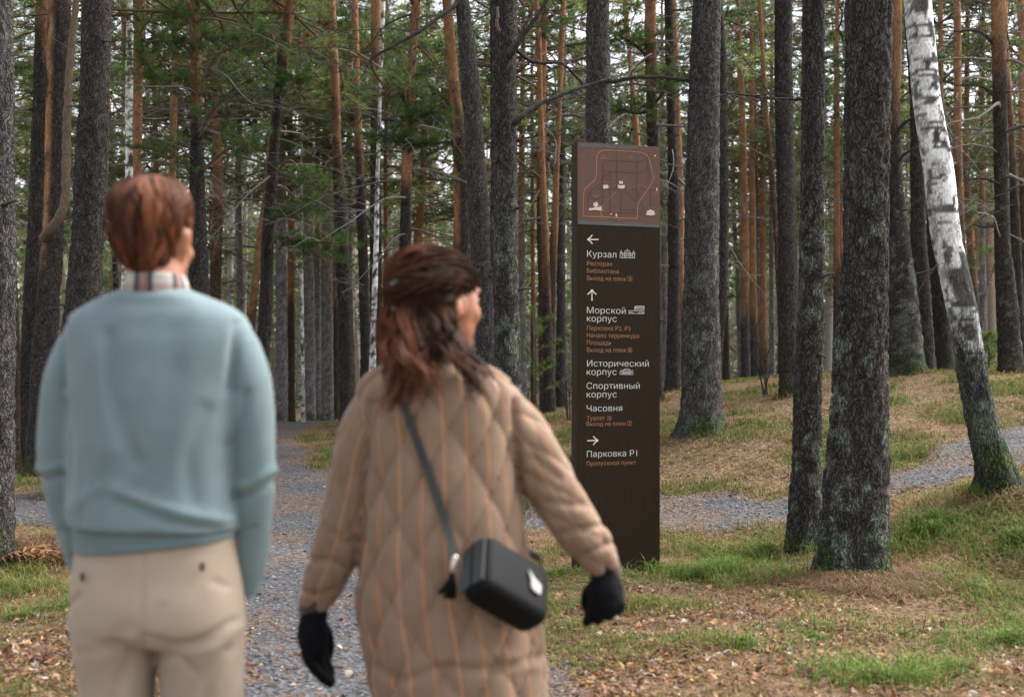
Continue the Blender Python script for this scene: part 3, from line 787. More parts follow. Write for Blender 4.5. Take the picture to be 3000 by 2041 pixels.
limb('a33', [(2352, 293, 8, -0.02), (2300, 290, 8, -0.12), (2230, 282, 7, -0.16), (2160, 272, 6, -0.16), (2110, 266, 5, -0.16)], 'dark')
tree('a34', 'thickest near pine with its foot on a mound of dry grass', 8.25, [(42, 2536, 130), (400, 2536, 130), (700, 2535, 136), (900, 2527, 146), (1200, 2518, 156), (1400, 2508, 172), (1690, 2499, 196)], 'dark', lichen=0.01, flare=0.4, plate=0.75)
tree('a35', 'broad dark pine on the rise right of the thickest near pine', 18, [(42, 2626, 30), (300, 2625, 32), (500, 2626, 36), (700, 2636, 60), (900, 2648, 84), (1100, 2655, 108)], 'dark', orange_py=240, lichen=0.4, flare=0.3)
limb('a35', [(2615, 420, 10, -0.1), (2640, 380, 10, -0.3), (2680, 345, 8, -0.5), (2705, 335, 6, -0.6)], 'dark')
tree('a35b', 'dark pine stem squeezed between the broad pine and the leaning birch', 20, [(42, 2672, 34), (300, 2680, 38), (700, 2690, 44), (900, 2702, 52), (1095, 2712, 62)], 'dark', flare=0.3)
tree('a35c', 'dark pine trunk half hidden behind the leaning birch', 20.5, [(42, 2716, 36), (600, 2738, 46), (900, 2752, 56), (1085, 2764, 64)], 'dark', flare=0.3)
tree('a36', 'leaning white birch with a black mossy foot', 9.5, [(42, 2688, 80), (300, 2714, 80), (500, 2750, 84), (700, 2772, 86), (900, 2818, 88), (1100, 2850, 86), (1250, 2880, 90), (1435, 2938, 104)], 'birch', flare=0.5, mossy=1.0)
tree('a37', 'clean orange pine just right of the leaning birch', 24, [(42, 2802, 21), (500, 2808, 24), (700, 2812, 28), (900, 2830, 30), (1090, 2846, 34)], 'brown', orange_py=560, flare=0.1, dead=3)
tree('a38', 'dark pine fringed with drooping bare branches near the right edge', 19, [(42, 2915, 42), (300, 2925, 42), (700, 2936, 44), (900, 2952, 62), (1100, 2962, 68)], 'dark', orange_py=140, dead=1.6, crown=6.6, lichen=0.3)
tree('a39', 'rust-flecked pine at the right edge behind the fringed pine', 22, [(42, 2955, 22), (300, 2958, 26), (700, 2976, 30), (1095, 2990, 36)], 'dark', orange_py=330, dead=3)
tree('a40', 'orange pine cut by the right edge of the picture', 25, [(42, 2992, 20), (700, 3004, 24), (1090, 3010, 28)], 'brown', orange_py=500, flare=0.1)
tree('a41', 'pale peach pine far behind the leaning birch', 33, [(42, 2838, 14), (500, 2832, 18), (800, 2850, 24), (1110, 2866, 26)], 'grey', orange_py=820, flare=0.1, crown=9)
# limbs of the many-limbed pine and its neighbours
for L_ in ([(590, 405, 12, -0.1), (600, 360, 12, -0.3), (640, 300, 10, -0.5), (700, 250, 8, -0.6), (760, 215, 5, -0.6)], [(592, 280, 10, -0.1), (605, 220, 10, -0.2), (640, 165, 9, -0.3), (720, 130, 7, -0.3), (800, 105, 4, -0.3)],
           [(596, 500, 9, -0.1), (630, 460, 9, -0.2), (690, 420, 8, -0.3), (770, 385, 6, -0.3)], [(560, 300, 9, -0.1), (530, 265, 9, -0.2), (480, 240, 8, -0.3), (425, 170, 6, -0.4)],
           [(562, 165, 10, -0.1), (545, 140, 10, -0.2), (500, 125, 8, -0.3), (430, 130, 6, -0.3)], [(558, 510, 10, -0.1), (530, 470, 9, -0.2), (490, 445, 7, -0.3), (425, 437, 5, -0.3)],
           [(580, 180, 10, -0.15), (570, 110, 10, -0.2), (548, 42, 9, -0.2), (530, -10, 8, -0.2)]):
    limb('a9', L_, 'brown', green=True)
for L_ in ([(815, 730, 8, -0.1), (850, 705, 8, -0.3), (900, 708, 7, -0.4), (980, 712, 5, -0.4)], [(790, 730, 8, -0.1), (815, 700, 8, -0.3), (870, 710, 6, -0.3), (960, 770, 4, -0.3)],
           [(808, 640, 7, -0.1), (860, 620, 7, -0.3), (930, 608, 5, -0.3)], [(815, 500, 8, -0.1), (850, 470, 8, -0.2), (900, 520, 6, -0.2), (970, 575, 4, -0.2)], [(825, 280, 10, -0.1), (845, 255, 9, -0.2), (870, 222, 6, -0.2)]):
    limb('a10', L_, 'brown', green=True)
for L_ in ([(1195, 450, 8, -0.1), (1215, 425, 8, -0.2), (1260, 420, 6, -0.2), (1300, 415, 4, -0.2)], [(1200, 370, 8, -0.1), (1225, 345, 8, -0.2), (1280, 335, 5, -0.2)], [(1192, 325, 9, -0.1), (1182, 290, 8, -0.2), (1180, 250, 6, -0.2)], [(1185, 440, 7, -0.1), (1160, 415, 6, -0.2), (1110, 400, 4, -0.2)]):
    limb('a16', L_, 'dark', green=True)
for k_, L_ in (('a25', [(1920, 300, 9, -0.1), (1950, 260, 9, -0.2), (1985, 210, 6, -0.2)]), ('a25', [(1900, 180, 9, -0.1), (1870, 140, 9, -0.2), (1800, 95, 6, -0.2)]), ('a25', [(1898, 330, 8, -0.1), (1850, 330, 8, -0.2), (1795, 310, 5, -0.2)]),
               ('a38', [(2920, 140, 9, -0.1), (2870, 95, 8, -0.2), (2790, 95, 5, -0.2)]), ('a38', [(2922, 290, 9, -0.1), (2870, 255, 7, -0.2), (2800, 250, 4, -0.2)]), ('a38', [(2930, 540, 8, -0.1), (2880, 525, 7, -0.2), (2820, 530, 4, -0.2)]),
               ('a38', [(2940, 660, 8, -0.1), (2890, 668, 7, -0.2), (2850, 660, 4, -0.2)]), ('a35', [(2615, 500, 9, -0.1), (2645, 455, 9, -0.3), (2690, 430, 6, -0.4)])):
    limb(k_, L_, 'dark', green=k_ == 'a25')
# the grove on the crest, between the two people
for i_, (px_, w_, kind_, o_, d_, lab_) in enumerate([
        (824, 36, 'pale', 520, 31, 'grey pine at the left end of the grove on the crest'),
        (852, 22, 'brown', 900, 33, 'orange pine second from the left in the grove on the crest'),
        (905, 34, 'pale', 640, 31.5, 'grey pine just right of the thread-thin birch on the crest'),
        (930, 22, 'pale', 760, 34, 'narrow grey pine in the middle of the grove on the crest'),
        (958, 34, 'pale', 560, 32.5, 'broader grey pine at the right end of the grove on the crest'),
        (984, 18, 'brown', 860, 35, 'slim orange pine ending the grove beside the dark straight stem'),
        (640, 20, 'brown', 900, 36, 'orange pine far back just right of the red-haired head'),
        (703, 22, 'pale', 300, 32, 'pinkish grey pine far back above the blue shoulder'),
        (1132, 16, 'brown', 800, 34, 'thin orange pine far back right of the crooked birch'),
        (1530, 22, 'pale', 700, 30, 'pale grey pine far back right of the knobbly pine'),
        (1562, 14, 'brown', 900, 34, 'thread-thin orange pine far back left of the blackened foot'),
        (2236, 20, 'brown', 980, 38, 'orange pine far back left of the plain dark pine'),
        (2262, 16, 'pale', 560, 40, 'faint pink pine far back left of the plain dark pine'),
        (2452, 22, 'brown', 760, 30, 'orange pine glimpsed between the two nearest pines'),
        (2880, 20, 'pale', 640, 32, 'grey pine far back right of the leaning birch')]):
    tree('c%d' % i_, lab_, d_, [(42, px_ - 4 + i_ % 5 * 2, w_ * 0.62), (500, px_ - 2, w_ * 0.8), (900, px_, w_), (1235 if px_ < 1400 else 1120, px_ + 1, w_ * 1.2)], kind_, orange_py=o_, flare=0.1, crown=6.5 + i_ % 3, H=14, dead=3.5 if i_ % 2 else None)
tree('cb', 'thread-thin white birch in the grove on the crest', 30.5, [(300, 884, 6), (700, 887, 8), (1235, 889, 11)], 'birch', flare=0.1)

# ---- pines farther back: copies of three stems, each with trunk, dead branches and crown
def far_pines():
    rng = np.random.default_rng(5)
    stems = []
    for s in range(5):
        zs = np.linspace(-0.4, 13.5, 9)
        stems.append(stem_mesh('far_trunk', zs, np.cumsum(rng.normal(0, 0.06, 9)), np.cumsum(rng.normal(0, 0.04, 9)), np.linspace(0.17, 0.03, 9), 42, ['dark', 'pale', 'brown', 'pale', 'brown'][s], 900 + s, [9, 6, 4.5, 8, 3.5][s]))
    spots = []
    tries = 0
    while len(spots) < 66 and tries < 6000:
        tries += 1
        d = 27 + 45 * rng.uniform() ** 1.4
        x = rng.uniform(-0.50, 0.50) * d
        if any(math.hypot(x - a, d - b) < 1.3 for a, b in spots) or path_sd(np.array([x]), np.array([d]), False)[0] < 0.6:
            continue
        spots.append((x, d))
    for k, (x, d) in enumerate(spots):
        z = float(ground(x, d)[0])
        t = thing('pine_tree', 'slim pine far back among the crowded distant stems', 'pine tree', (x, d, z), 'slim pines far back in the forest', rng.uniform(0, 6.28))
        s = rng.uniform(0.7, 1.15)
        ob('trunk', stems[k % 5], t, (0, 0, 0), (rng.normal(0, 0.02), rng.normal(0, 0.02), 0), (s, s, rng.uniform(0.85, 1.1)))
        cz = rng.uniform(3.8, 7.0)
        ob('crown', CROWNS[k % 5], t, (0, 0, cz), (0, 0, rng.uniform(0, 6.28)), (s * 1.15, s * 1.15, (12.5 - cz) / 8.0))
        if k % 2:
            tag(ob('dead_branches', DEAD[k % 4], t, (0, 0, 1.6), (0, 0, rng.uniform(0, 6.28)), (1, 1, max(0.4, (cz - 1.2) / 4))), kind='stuff')
far_pines()

def far_wood():
    """the wood beyond: stems, dead twigs and dull foliage nobody could count"""
    rng = np.random.default_rng(8)
    a = Acc()
    for k in range(760):
        d = 48 + 85 * rng.uniform() ** 1.2; x = rng.uniform(-0.75, 0.75) * d
        z = float(ground(x, d)[0]); r = rng.uniform(0.08, 0.20)
        P = np.array([[x, d, z - 0.3], [x + rng.normal(0, 0.15), d, z + 6], [x + rng.normal(0, 0.3), d, z + 16]])
        V, T, Q = tube(P, [r, r * 0.8, r * 0.3], 6, False)
        c = mix((0.32, 0.30, 0.30), (0.46, 0.26, 0.14), np.clip((V[:, 2] - z - rng.uniform(1, 7)) / 4, 0, 1) * (rng.uniform() < 0.6))  # far stems coloured lighter, standing in for light the background lacks
        a.add(V, T, Q, c, 0)
    n = 160000
    d = rng.uniform(52, 140, n); x = rng.uniform(-0.75, 0.75, n) * d
    h = np.where(rng.uniform(size=n) < 0.42, rng.uniform(0, 5.5, n), 2.5 + 12.0 * rng.uniform(size=n) ** 1.4)
    clump = fbm(np.stack([x * 0.22, d * 0.22, h * 0.3], 1), 91, 2)
    keep = clump > 0.33
    d, x, h, clump = d[keep], x[keep], h[keep], clump[keep]
    n = len(d)
    p = np.stack([x, d, ground(x, d) + h], 1)
    u = rng.normal(0, 1, (n, 3)); u /= np.linalg.norm(u, axis=1)[:, None]
    v = np.cross(u, rng.normal(0, 1, (n, 3))); v /= np.linalg.norm(v, axis=1)[:, None]
    L = rng.uniform(0.25, 0.7, (n, 1)); W = rng.uniform(0.05, 0.16, (n, 1))
    V = np.stack([p - v * W, p + v * W, p + u * L, p - u * L * 0.4 + v * W * 0.5], 1)
    c = mix((0.07, 0.12, 0.055), (0.18, 0.225, 0.095), rng.uniform(size=n) * 0.6 + clump * 0.4)
    c = mix(c, (0.19, 0.17, 0.145), (h < 4.5) * rng.uniform(0.2, 1.0, n))
    T = np.arange(n)[:, None] * 4
    a.add(V.reshape(-1, 3), np.vstack([T + [0, 1, 2], T + [0, 3, 1]]), None, np.repeat(c, 4, 0), 1)
    o = ob('far_wood', a.mesh('far_wood', [M_TWIG, M_NEEDLE]))
    tag(o, 'dense dim wood of distant stems closing off the view', 'wood', kind='stuff')
far_wood()
# ------------------------------------------------------------------ ground cover: grass, needle litter, leaves, stones
def scatter(rng, n, d0, d1, p=1.0, half=0.50, margin=1.2):
    """points over the ground in view and a margin round it, thinning with distance"""
    u = rng.uniform(size=n)
    d = (d0 ** (1 - p) + u * (d1 ** (1 - p) - d0 ** (1 - p))) ** (1 / (1 - p)) if p != 1 else d0 * (d1 / d0) ** u
    x = rng.uniform(-1, 1, n) * (half * d + margin)
    return x, d

def blades(rng, x, y, h, w, lean, az, c0, c1, zoff=-0.01, curl=1.0):
    n = len(x)
    z = ground(x, y) + zoff
    b = np.stack([x, y, z], 1)
    dv = np.stack([np.cos(az), np.sin(az), np.zeros(n)], 1)
    side = np.stack([-np.sin(az + rng.normal(0, 0.8, n)), np.cos(az), np.zeros(n)], 1); side /= np.linalg.norm(side, axis=1)[:, None]
    h = h[:, None]; lean = lean[:, None]; w = w[:, None]
    m = b + dv * h * lean * 0.35 + np.array([0, 0, 1]) * h * 0.62
    t = b + dv * h * lean * (0.9 + 0.4 * curl) + np.array([0, 0, 1]) * h * (1.0 - 0.35 * curl * lean)
    V = np.stack([b - side * w / 2, b + side * w / 2, m + side * w * 0.38, m - side * w * 0.38, t], 1).reshape(-1, 3)
    k = np.arange(n)[:, None] * 5
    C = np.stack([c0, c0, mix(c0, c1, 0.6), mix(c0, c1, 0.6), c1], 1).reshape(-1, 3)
    return V, np.vstack([k + [2, 3, 4]]), np.vstack([k + [0, 1, 2, 3]]), C

STRAW = np.array((0.38, 0.27, 0.13)); GREEN = np.array((0.100, 0.178, 0.036)); OLIVE = np.array((0.215, 0.205, 0.055)); DRYB = np.array((0.25, 0.135, 0.070))

def leafy(x, y):
    """1 where the ground is leaf litter rather than grass (nearer the walkers and in the left foreground)"""
    p = np.stack([x, y, np.zeros_like(x)], 1)
    n = fbm(p * 0.8, 71, 2)
    return sstep(8.0, 6.6, y + (n - 0.5) * 2.2 + np.clip(x - 1.2, 0, 2) * 0.25) * 0.9

def grass():
    rng = np.random.default_rng(21)
    cx, cy = scatter(rng, 26000, 4.2, 34, 1.25)
    sdv = path_sd(cx, cy)
    g = green_field(cx, cy)
    right = sstep(0.2, 2.0, cx) * sstep(6.6, 7.6, cy) * sstep(11.4, 9.2, cy - 0.35 * np.clip(cx - 3, 0, 9))
    gg = g + 0.085 * right + 0.03 * sstep(0, 3, cx)
    lf = leafy(cx, cy)
    pr = (0.16 + 0.75 * sstep(0.40, 0.60, gg) + 0.25 * right) * (1 - 0.72 * lf) + 0.55 * sstep(0.55, 0.62, gg)
    pr = np.where(cx < -0.5, pr * 0.75, pr)
    ok = (sdv > 0.03) & (rng.uniform(size=len(cx)) < pr)
    cx, cy, gg, lf = cx[ok], cy[ok], gg[ok], lf[ok]
    nb = rng.integers(9, 24, len(cx))
    idx = np.repeat(np.arange(len(cx)), nb)
    n = len(idx)
    spread = 0.035 + 0.0045 * cy[idx]
    x = cx[idx] + rng.normal(0, 1, n) * spread; y = cy[idx] + rng.normal(0, 1, n) * spread
    fresh = sstep(0.50, 0.60, gg)[idx]
    tall = rng.uniform(0.5, 1.25, len(cx))[idx]
    h = (0.055 + 0.085 * fresh * rng.uniform(0.5, 1, n) + 0.04 * rng.uniform(size=n)) * tall * (1 - 0.35 * lf[idx])
    h *= 0.74 * np.where((np.abs(x - 0.75) < 0.6) & (y > 7.3) & (y < 8.7), 0.3, 1.0) * np.where((np.abs(x - _t34[0]) < 0.45) & (y > 7.0) & (y < 8.3), 0.7, 1.0)
    az = rng.uniform(0, 6.28, len(cx))[idx] + rng.normal(0, 0.9, n)
    isg = rng.uniform(size=n) < (0.10 + 0.72 * fresh)
    cc = np.where(isg[:, None], mix(GREEN, OLIVE, rng.uniform(0, 1, n) * (1 - 0.6 * fresh)), mix(STRAW, DRYB, rng.uniform(size=n)))
    cc = cc * rng.uniform(0.7, 1.3, n)[:, None]
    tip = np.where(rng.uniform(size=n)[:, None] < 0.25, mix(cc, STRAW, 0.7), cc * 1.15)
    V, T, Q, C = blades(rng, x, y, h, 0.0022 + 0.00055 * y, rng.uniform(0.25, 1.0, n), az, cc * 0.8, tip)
    # lusher tufts the photo shows: at the sign's foot, beside the near pines, in the right foreground
    parts = [(V, T, Q, C)]
    for (px, py, rad, cnt, hh) in [(1900, 1690, 0.16, 900, 0.035), (1760, 1690, 0.14, 700, 0.03), (2080, 1700, 0.22, 900, 0.16), (2250, 1635, 0.2, 700, 0.15), (2130, 1680, 0.2, 700, 0.15), (2600, 1985, 0.16, 900, 0.13), (2540, 2010, 0.14, 600, 0.12),
                                   (2740, 1585, 0.3, 900, 0.15), (2880, 1440, 0.10, 400, 0.13), (2700, 1560, 0.25, 700, 0.14), (2980, 1590, 0.25, 700, 0.14), (2950, 1900, 0.22, 800, 0.13), (2870, 1860, 0.2, 500, 0.11), (2160, 1900, 0.16, 400, 0.09), (2420, 1850, 0.2, 400, 0.1),
                                   (1640, 1690, 0.12, 300, 0.07), (2380, 1880, 0.12, 250, 0.08), (40, 1820, 0.2, 400, 0.08), (160, 1790, 0.2, 400, 0.06), (120, 2000, 0.2, 350, 0.06)]:
        c = ground_hit(px, py)
        a, r = rng.uniform(0, 6.28, cnt), rad * 1.35 * np.abs(rng.normal(0, 0.75, cnt))
        x, y = c[0] + np.cos(a) * r * 1.7, c[1] + np.sin(a) * r
        pn = np.stack([x, y, 0 * x], 1); kp = fbm(pn * 7, 93, 2) > 0.40; x, y = x[kp], y[kp]; cnt = len(x)
        cc = mix(GREEN * 1.1, OLIVE, rng.uniform(size=cnt) ** 2 * 0.8) * rng.uniform(0.75, 1.3, cnt)[:, None]
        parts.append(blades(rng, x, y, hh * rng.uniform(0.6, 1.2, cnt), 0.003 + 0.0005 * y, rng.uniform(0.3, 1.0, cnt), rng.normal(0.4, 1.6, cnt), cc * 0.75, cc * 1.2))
    # dry grass hanging over the mound at the thick pine's foot and round other stems
    for (mx_, my_, rr, cnt) in [(_t34[0], _t34[1] - 0.42, 0.46, 1200), (_t34[0] - 0.35, _t34[1] - 0.2, 0.3, 500), (_t34[0] + 0.45, _t34[1] - 0.15, 0.3, 400), (-3.7, 9.1, 0.55, 1800), (4.0, 9.2, 0.3, 500)]:
        a, r = rng.uniform(0, 6.28, cnt), rr * np.sqrt(rng.uniform(size=cnt))
        x, y = mx_ + np.cos(a) * r, my_ + np.sin(a) * r * 0.7
        cc = mix((0.30, 0.19, 0.12), (0.20, 0.125, 0.075), rng.uniform(size=cnt)) * rng.uniform(0.7, 1.4, cnt)[:, None]
        parts.append(blades(rng, x, y, rng.uniform(0.03, 0.11, cnt), 0.005 * np.ones(cnt), rng.uniform(0.8, 1.6, cnt), np.arctan2(y - my_ - 0.25, x - mx_) + rng.normal(0, 0.6, cnt), cc * 0.8, cc, curl=1.5))
    # litter, moss-green blades and dry stalks gathered about each stem's foot
    for key, (t_, d_, zg_, xb_) in TREES.items():
        if d_ > 26 or key == 'a34':
            continue
        cnt = int(420 * 9 / d_); r0 = 0.10 + 0.12 * (key in ('a28', 'a33', 'a36', 'a35', 'a1', 'a5', 'a19'))
        a = rng.uniform(0, 6.28, cnt); r = r0 + np.abs(rng.normal(0, 0.16, cnt))
        x, y = xb_ + np.cos(a) * r, d_ + np.sin(a) * r
        gq = rng.uniform(size=cnt) < 0.4
        cc = np.where(gq[:, None], mix(GREEN, OLIVE, rng.uniform(size=cnt)), mix(STRAW, DRYB, rng.uniform(size=cnt))) * rng.uniform(0.6, 1.2, cnt)[:, None]
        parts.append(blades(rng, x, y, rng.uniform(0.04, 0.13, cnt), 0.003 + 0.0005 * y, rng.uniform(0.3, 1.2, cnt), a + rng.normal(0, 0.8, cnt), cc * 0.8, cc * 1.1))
    a = Acc()
    for V, T, Q, C in parts:
        a.add(V, T, Q, C)
    o = ob('grass', a.mesh('grass', [M_GRASS], False))
    tag(o, 'short straw and green grass in tufts over the forest floor', 'grass', kind='stuff')

def needle_litter():
    rng = np.random.default_rng(22)
    x, y = scatter(rng, 150000, 4.2, 30, 1.3)
    sdv = path_sd(x, y)
    ok = (sdv > -0.12) | (rng.uniform(size=len(x)) < 0.10)
    x, y = x[ok], y[ok]; n = len(x)
    az = rng.uniform(0, 6.28, n); L = rng.uniform(0.03, 0.08, n) * (1 + y * 0.03); w = 0.0016 + 0.0005 * y
    z = ground(x, y) + rng.uniform(0.004, 0.02, n)
    dx, dy = np.cos(az) * L / 2, np.sin(az) * L / 2
    p0 = np.stack([x - dx, y - dy, z + rng.normal(0, 0.006, n)], 1); p1 = np.stack([x + dx, y + dy, z + np.abs(rng.normal(0, 0.010, n))], 1)
    s = np.stack([-np.sin(az) * w, np.cos(az) * w, np.zeros(n)], 1)
    V = np.stack([p0 - s, p0 + s, p1], 1).reshape(-1, 3)
    c = mix((0.34, 0.225, 0.130), (0.16, 0.092, 0.052), rng.uniform(size=n)) * rng.uniform(0.7, 1.35, n)[:, None]
    me = mesh_np('needle_litter', V, np.arange(3 * n).reshape(-1, 3), [M_GRASS], None, np.repeat(c, 3, 0), False)
    tag(ob('needle_litter', me), 'fallen brown pine needles strewn over the ground', 'needles', kind='stuff')

LEAF_COL = np.array([(0.34, 0.17, 0.09), (0.25, 0.12, 0.068), (0.38, 0.24, 0.15), (0.42, 0.27, 0.10), (0.16, 0.085, 0.052), (0.36, 0.27, 0.21), (0.28, 0.11, 0.055), (0.40, 0.33, 0.27), (0.20, 0.13, 0.09), (0.14, 0.08, 0.05)])
def leaf_shape(curl, wid):
    """an outline of eight points about a raised midrib; 8 triangles"""
    u = np.array([0, 0.18, 0.45, 0.75, 1.0]); hw = np.array([0, 0.30, 0.42, 0.26, 0]) * wid
    mid = np.stack([u - 0.5, 0 * u, -0.12 * curl * (u - 0.5) ** 2 * 4], 1)
    Lf = np.stack([u - 0.5, hw, 0.30 * curl * hw + mid[:, 2]], 1)[1:4]; Rt = np.stack([u - 0.5, -hw, 0.42 * curl * hw + mid[:, 2]], 1)[1:4]
    V = np.vstack([mid, Lf, Rt])
    T = [[0, 1, 5], [0, 8, 1], [3, 4, 7], [3, 10, 4]]
    Q = [[1, 2, 6, 5], [2, 3, 7, 6], [1, 8, 9, 2], [2, 9, 10, 3]]
    return V, np.array(T), np.array(Q)

def leaves():
    rng = np.random.default_rng(23)
    x, y = scatter(rng, 66000, 4.6, 24, 1.5)
    sdv = path_sd(x, y)
    lf = leafy(x, y)
    p = np.stack([x, y, np.zeros_like(x)], 1)
    cl = fbm(p * 1.8, 77, 3)
    pr = (0.06 + 0.85 * lf) * (0.35 + 1.2 * sstep(0.38, 0.6, cl)) * np.where(sdv < 0, 0.10, 1.0) + 0.05 * sstep(0.25, 0.0, np.abs(sdv))
    pr *= 1 - 0.75 * sstep(0.5, 0.62, green_field(x, y))
    ok = rng.uniform(size=len(x)) < pr
    x, y = x[ok], y[ok]
    order = np.argsort(y); x, y = x[order], y[order]
    n = len(x)
    size = 0.013 + 0.040 * rng.uniform(size=n) ** 1.5; az = rng.uniform(0, 6.28, n)
    ti, tj = rng.normal(0, 0.35, n), rng.normal(0, 0.35, n)
    z = ground(x, y) + 0.012 + rng.uniform(0, 0.014, n)
    ci = rng.integers(0, len(LEAF_COL), n); cv = rng.uniform(0.65, 1.25, n)
    shapes = [leaf_shape(c, w) for c, w in ((1.0, 1.0), (2.2, 0.85), (-1.2, 1.1), (0.4, 0.75))]
    shared = [[mesh_np('fallen_leaf', V, [T, Q], [M_LEAF], None, np.repeat((LEAF_COL[k] * 0.95)[None], len(V), 0), False) for k in range(len(LEAF_COL))] for V, T, Q in shapes]
    # single leaves: the ones nearest the camera and inside the frame
    inside = (np.abs(x) < 0.43 * y) & (y < 8)
    idx = np.where(inside)[0]
    one = set(idx[np.argsort(y[idx] / size[idx])[:300]].tolist())
    a = Acc()
    for k in range(n):
        M = Euler((ti[k], tj[k], az[k])).to_matrix()
        if k in one:
            o = ob('fallen_leaf', shared[k % 4][ci[k]], floor_obj, (x[k], y[k], z[k]), (ti[k], tj[k], az[k]), (size[k],) * 3)
        else:
            V, T, Q = shapes[k % 4]
            a.add((V * size[k]) @ np.array(M).T + [x[k], y[k], z[k]], T, Q, LEAF_COL[ci[k]] * cv[k])
    o = ob('leaf_litter', a.mesh('leaf_litter', [M_LEAF], False))
    tag(o, 'dry orange and tan leaves littering the ground', 'leaves', kind='stuff')

def stones():
    rng = np.random.default_rng(24)
    ph = (1 + 5 ** 0.5) / 2
    ico = np.array([(-1, ph, 0), (1, ph, 0), (-1, -ph, 0), (1, -ph, 0), (0, -1, ph), (0, 1, ph), (0, -1, -ph), (0, 1, -ph), (ph, 0, -1), (ph, 0, 1), (-ph, 0, -1), (-ph, 0, 1)], float) / 1.9
    icf = np.array([(0, 11, 5), (0, 5, 1), (0, 1, 7), (0, 7, 10), (0, 10, 11), (1, 5, 9), (5, 11, 4), (11, 10, 2), (10, 7, 6), (7, 1, 8), (3, 9, 4), (3, 4, 2), (3, 2, 6), (3, 6, 8), (3, 8, 9), (4, 9, 5), (2, 4, 11), (6, 2, 10), (8, 6, 7), (9, 8, 1)])
    var = [ico * (1 + rng.normal(0, 0.22, (12, 1))) * [1, rng.uniform(0.55, 0.9), rng.uniform(0.3, 0.5)] for _ in range(6)]
    cols = np.array([(0.115, 0.122, 0.145), (0.145, 0.145, 0.152), (0.088, 0.094, 0.11), (0.18, 0.175, 0.175), (0.14, 0.105, 0.082), (0.23, 0.228, 0.24), (0.055, 0.056, 0.066), (0.17, 0.11, 0.072)])
    x, y = scatter(rng, 54000, 4.5, 17, 1.6)
    sdv = path_sd(x, y)
    ok = rng.uniform(size=len(x)) < np.where(sdv < -0.05, 0.75, np.where(sdv < 0.1, 0.3, 0.012))
    x, y = x[ok], y[ok]
    n = len(x)
    s = 0.0045 + 0.010 * rng.uniform(size=n) ** 2.6 + 0.0005 * y
    s *= np.where(rng.uniform(size=n) < 0.03, 1.8, 1.0)
    z = ground(x, y) + 0.014 + s * 0.10
    inside = (np.abs(x) < 0.43 * y)
    idx = np.where(inside)[0]
    one = set(idx[np.argsort(-(s[idx] / y[idx]))[:280]].tolist())
    shared = [[mesh_np('stone', V, icf, [M_STONE], None, np.repeat(c[None], 12, 0), False) for c in cols] for V in var]
    rest = np.array([k for k in range(n) if k not in one])
    az = rng.uniform(0, 6.28, n); vi = rng.integers(0, 6, n); ci = rng.integers(0, len(cols), n)
    for k in one:
        ob('stone', shared[vi[k]][ci[k]], path_obj, (x[k], y[k], z[k]), (rng.normal(0, 0.2), rng.normal(0, 0.2), az[k]), (s[k],) * 3)
    B = np.stack(var)[vi[rest]]
    ca, sa = np.cos(az[rest])[:, None], np.sin(az[rest])[:, None]
    V = np.stack([B[..., 0] * ca - B[..., 1] * sa, B[..., 0] * sa + B[..., 1] * ca, B[..., 2]], -1) * s[rest, None, None] + np.stack([x, y, z], 1)[rest, None]
    T = (np.arange(len(rest))[:, None, None] * 12 + icf[None]).reshape(-1, 3)
    c = np.repeat(cols[ci[rest]] * rng.uniform(0.7, 1.25, (len(rest), 1)), 12, 0)
    me = mesh_np('gravel', V.reshape(-1, 3), T, [M_STONE], None, c, False)
    tag(ob('gravel', me), 'loose grey pebbles lying on the path', 'gravel', kind='stuff')

grass(); needle_litter(); leaves(); stones()

# ------------------------------------------------------------------ small plants
def bare_shrub(label, px, py, d, tips, seed):
    rng = np.random.default_rng(seed)
    b = unproj(px, py, d); b[2] = float(ground(b[0], b[1])[0])
    t = thing('bare_shrub', label, 'shrub', tuple(b))
    for (tx, ty) in tips:
        e = unproj(tx, ty, d) - b
        P = np.stack([[rng.normal(0, 0.03), rng.normal(0, 0.03), -0.05], e * 0.4 + [e[0] * -0.12, rng.normal(0, 0.1), 0.05], e * 0.75 + rng.normal(0, 0.03, 3), e + [0, rng.normal(0, 0.15), 0]])
        S = resample(P, 14); a = Acc()
        V, T, Q = tube(S, np.linspace(0.013, 0.003, 14), 5); a.add(V, T, Q, (0.05, 0.042, 0.038))
        for k in range(6):
            i = rng.integers(4, 13); dv = rng.normal(0, 1, 3) + [0, 0, 1.2]; dv *= rng.uniform(0.15, 0.4) / np.linalg.norm(dv)
            V, T, Q = tube(np.stack([S[i], S[i] + dv * 0.6, S[i] + dv]), [0.005, 0.0035, 0.002], 4); a.add(V, T, Q, (0.06, 0.05, 0.045))
        ob('stem', a.mesh('stem', [M_TWIG]), t)
bare_shrub('leafless dark shrub on the rise right of the thick grey pine', 2240, 1166, 17.5, [(2165, 940), (2205, 900), (2262, 930), (2190, 1010), (2272, 1010)], 1)
bare_shrub('leafless dark shrub tucked against the left side of the sign', 1664, 1215, 18, [(1620, 1080), (1650, 1060), (1690, 1050), (1640, 1130)], 2)

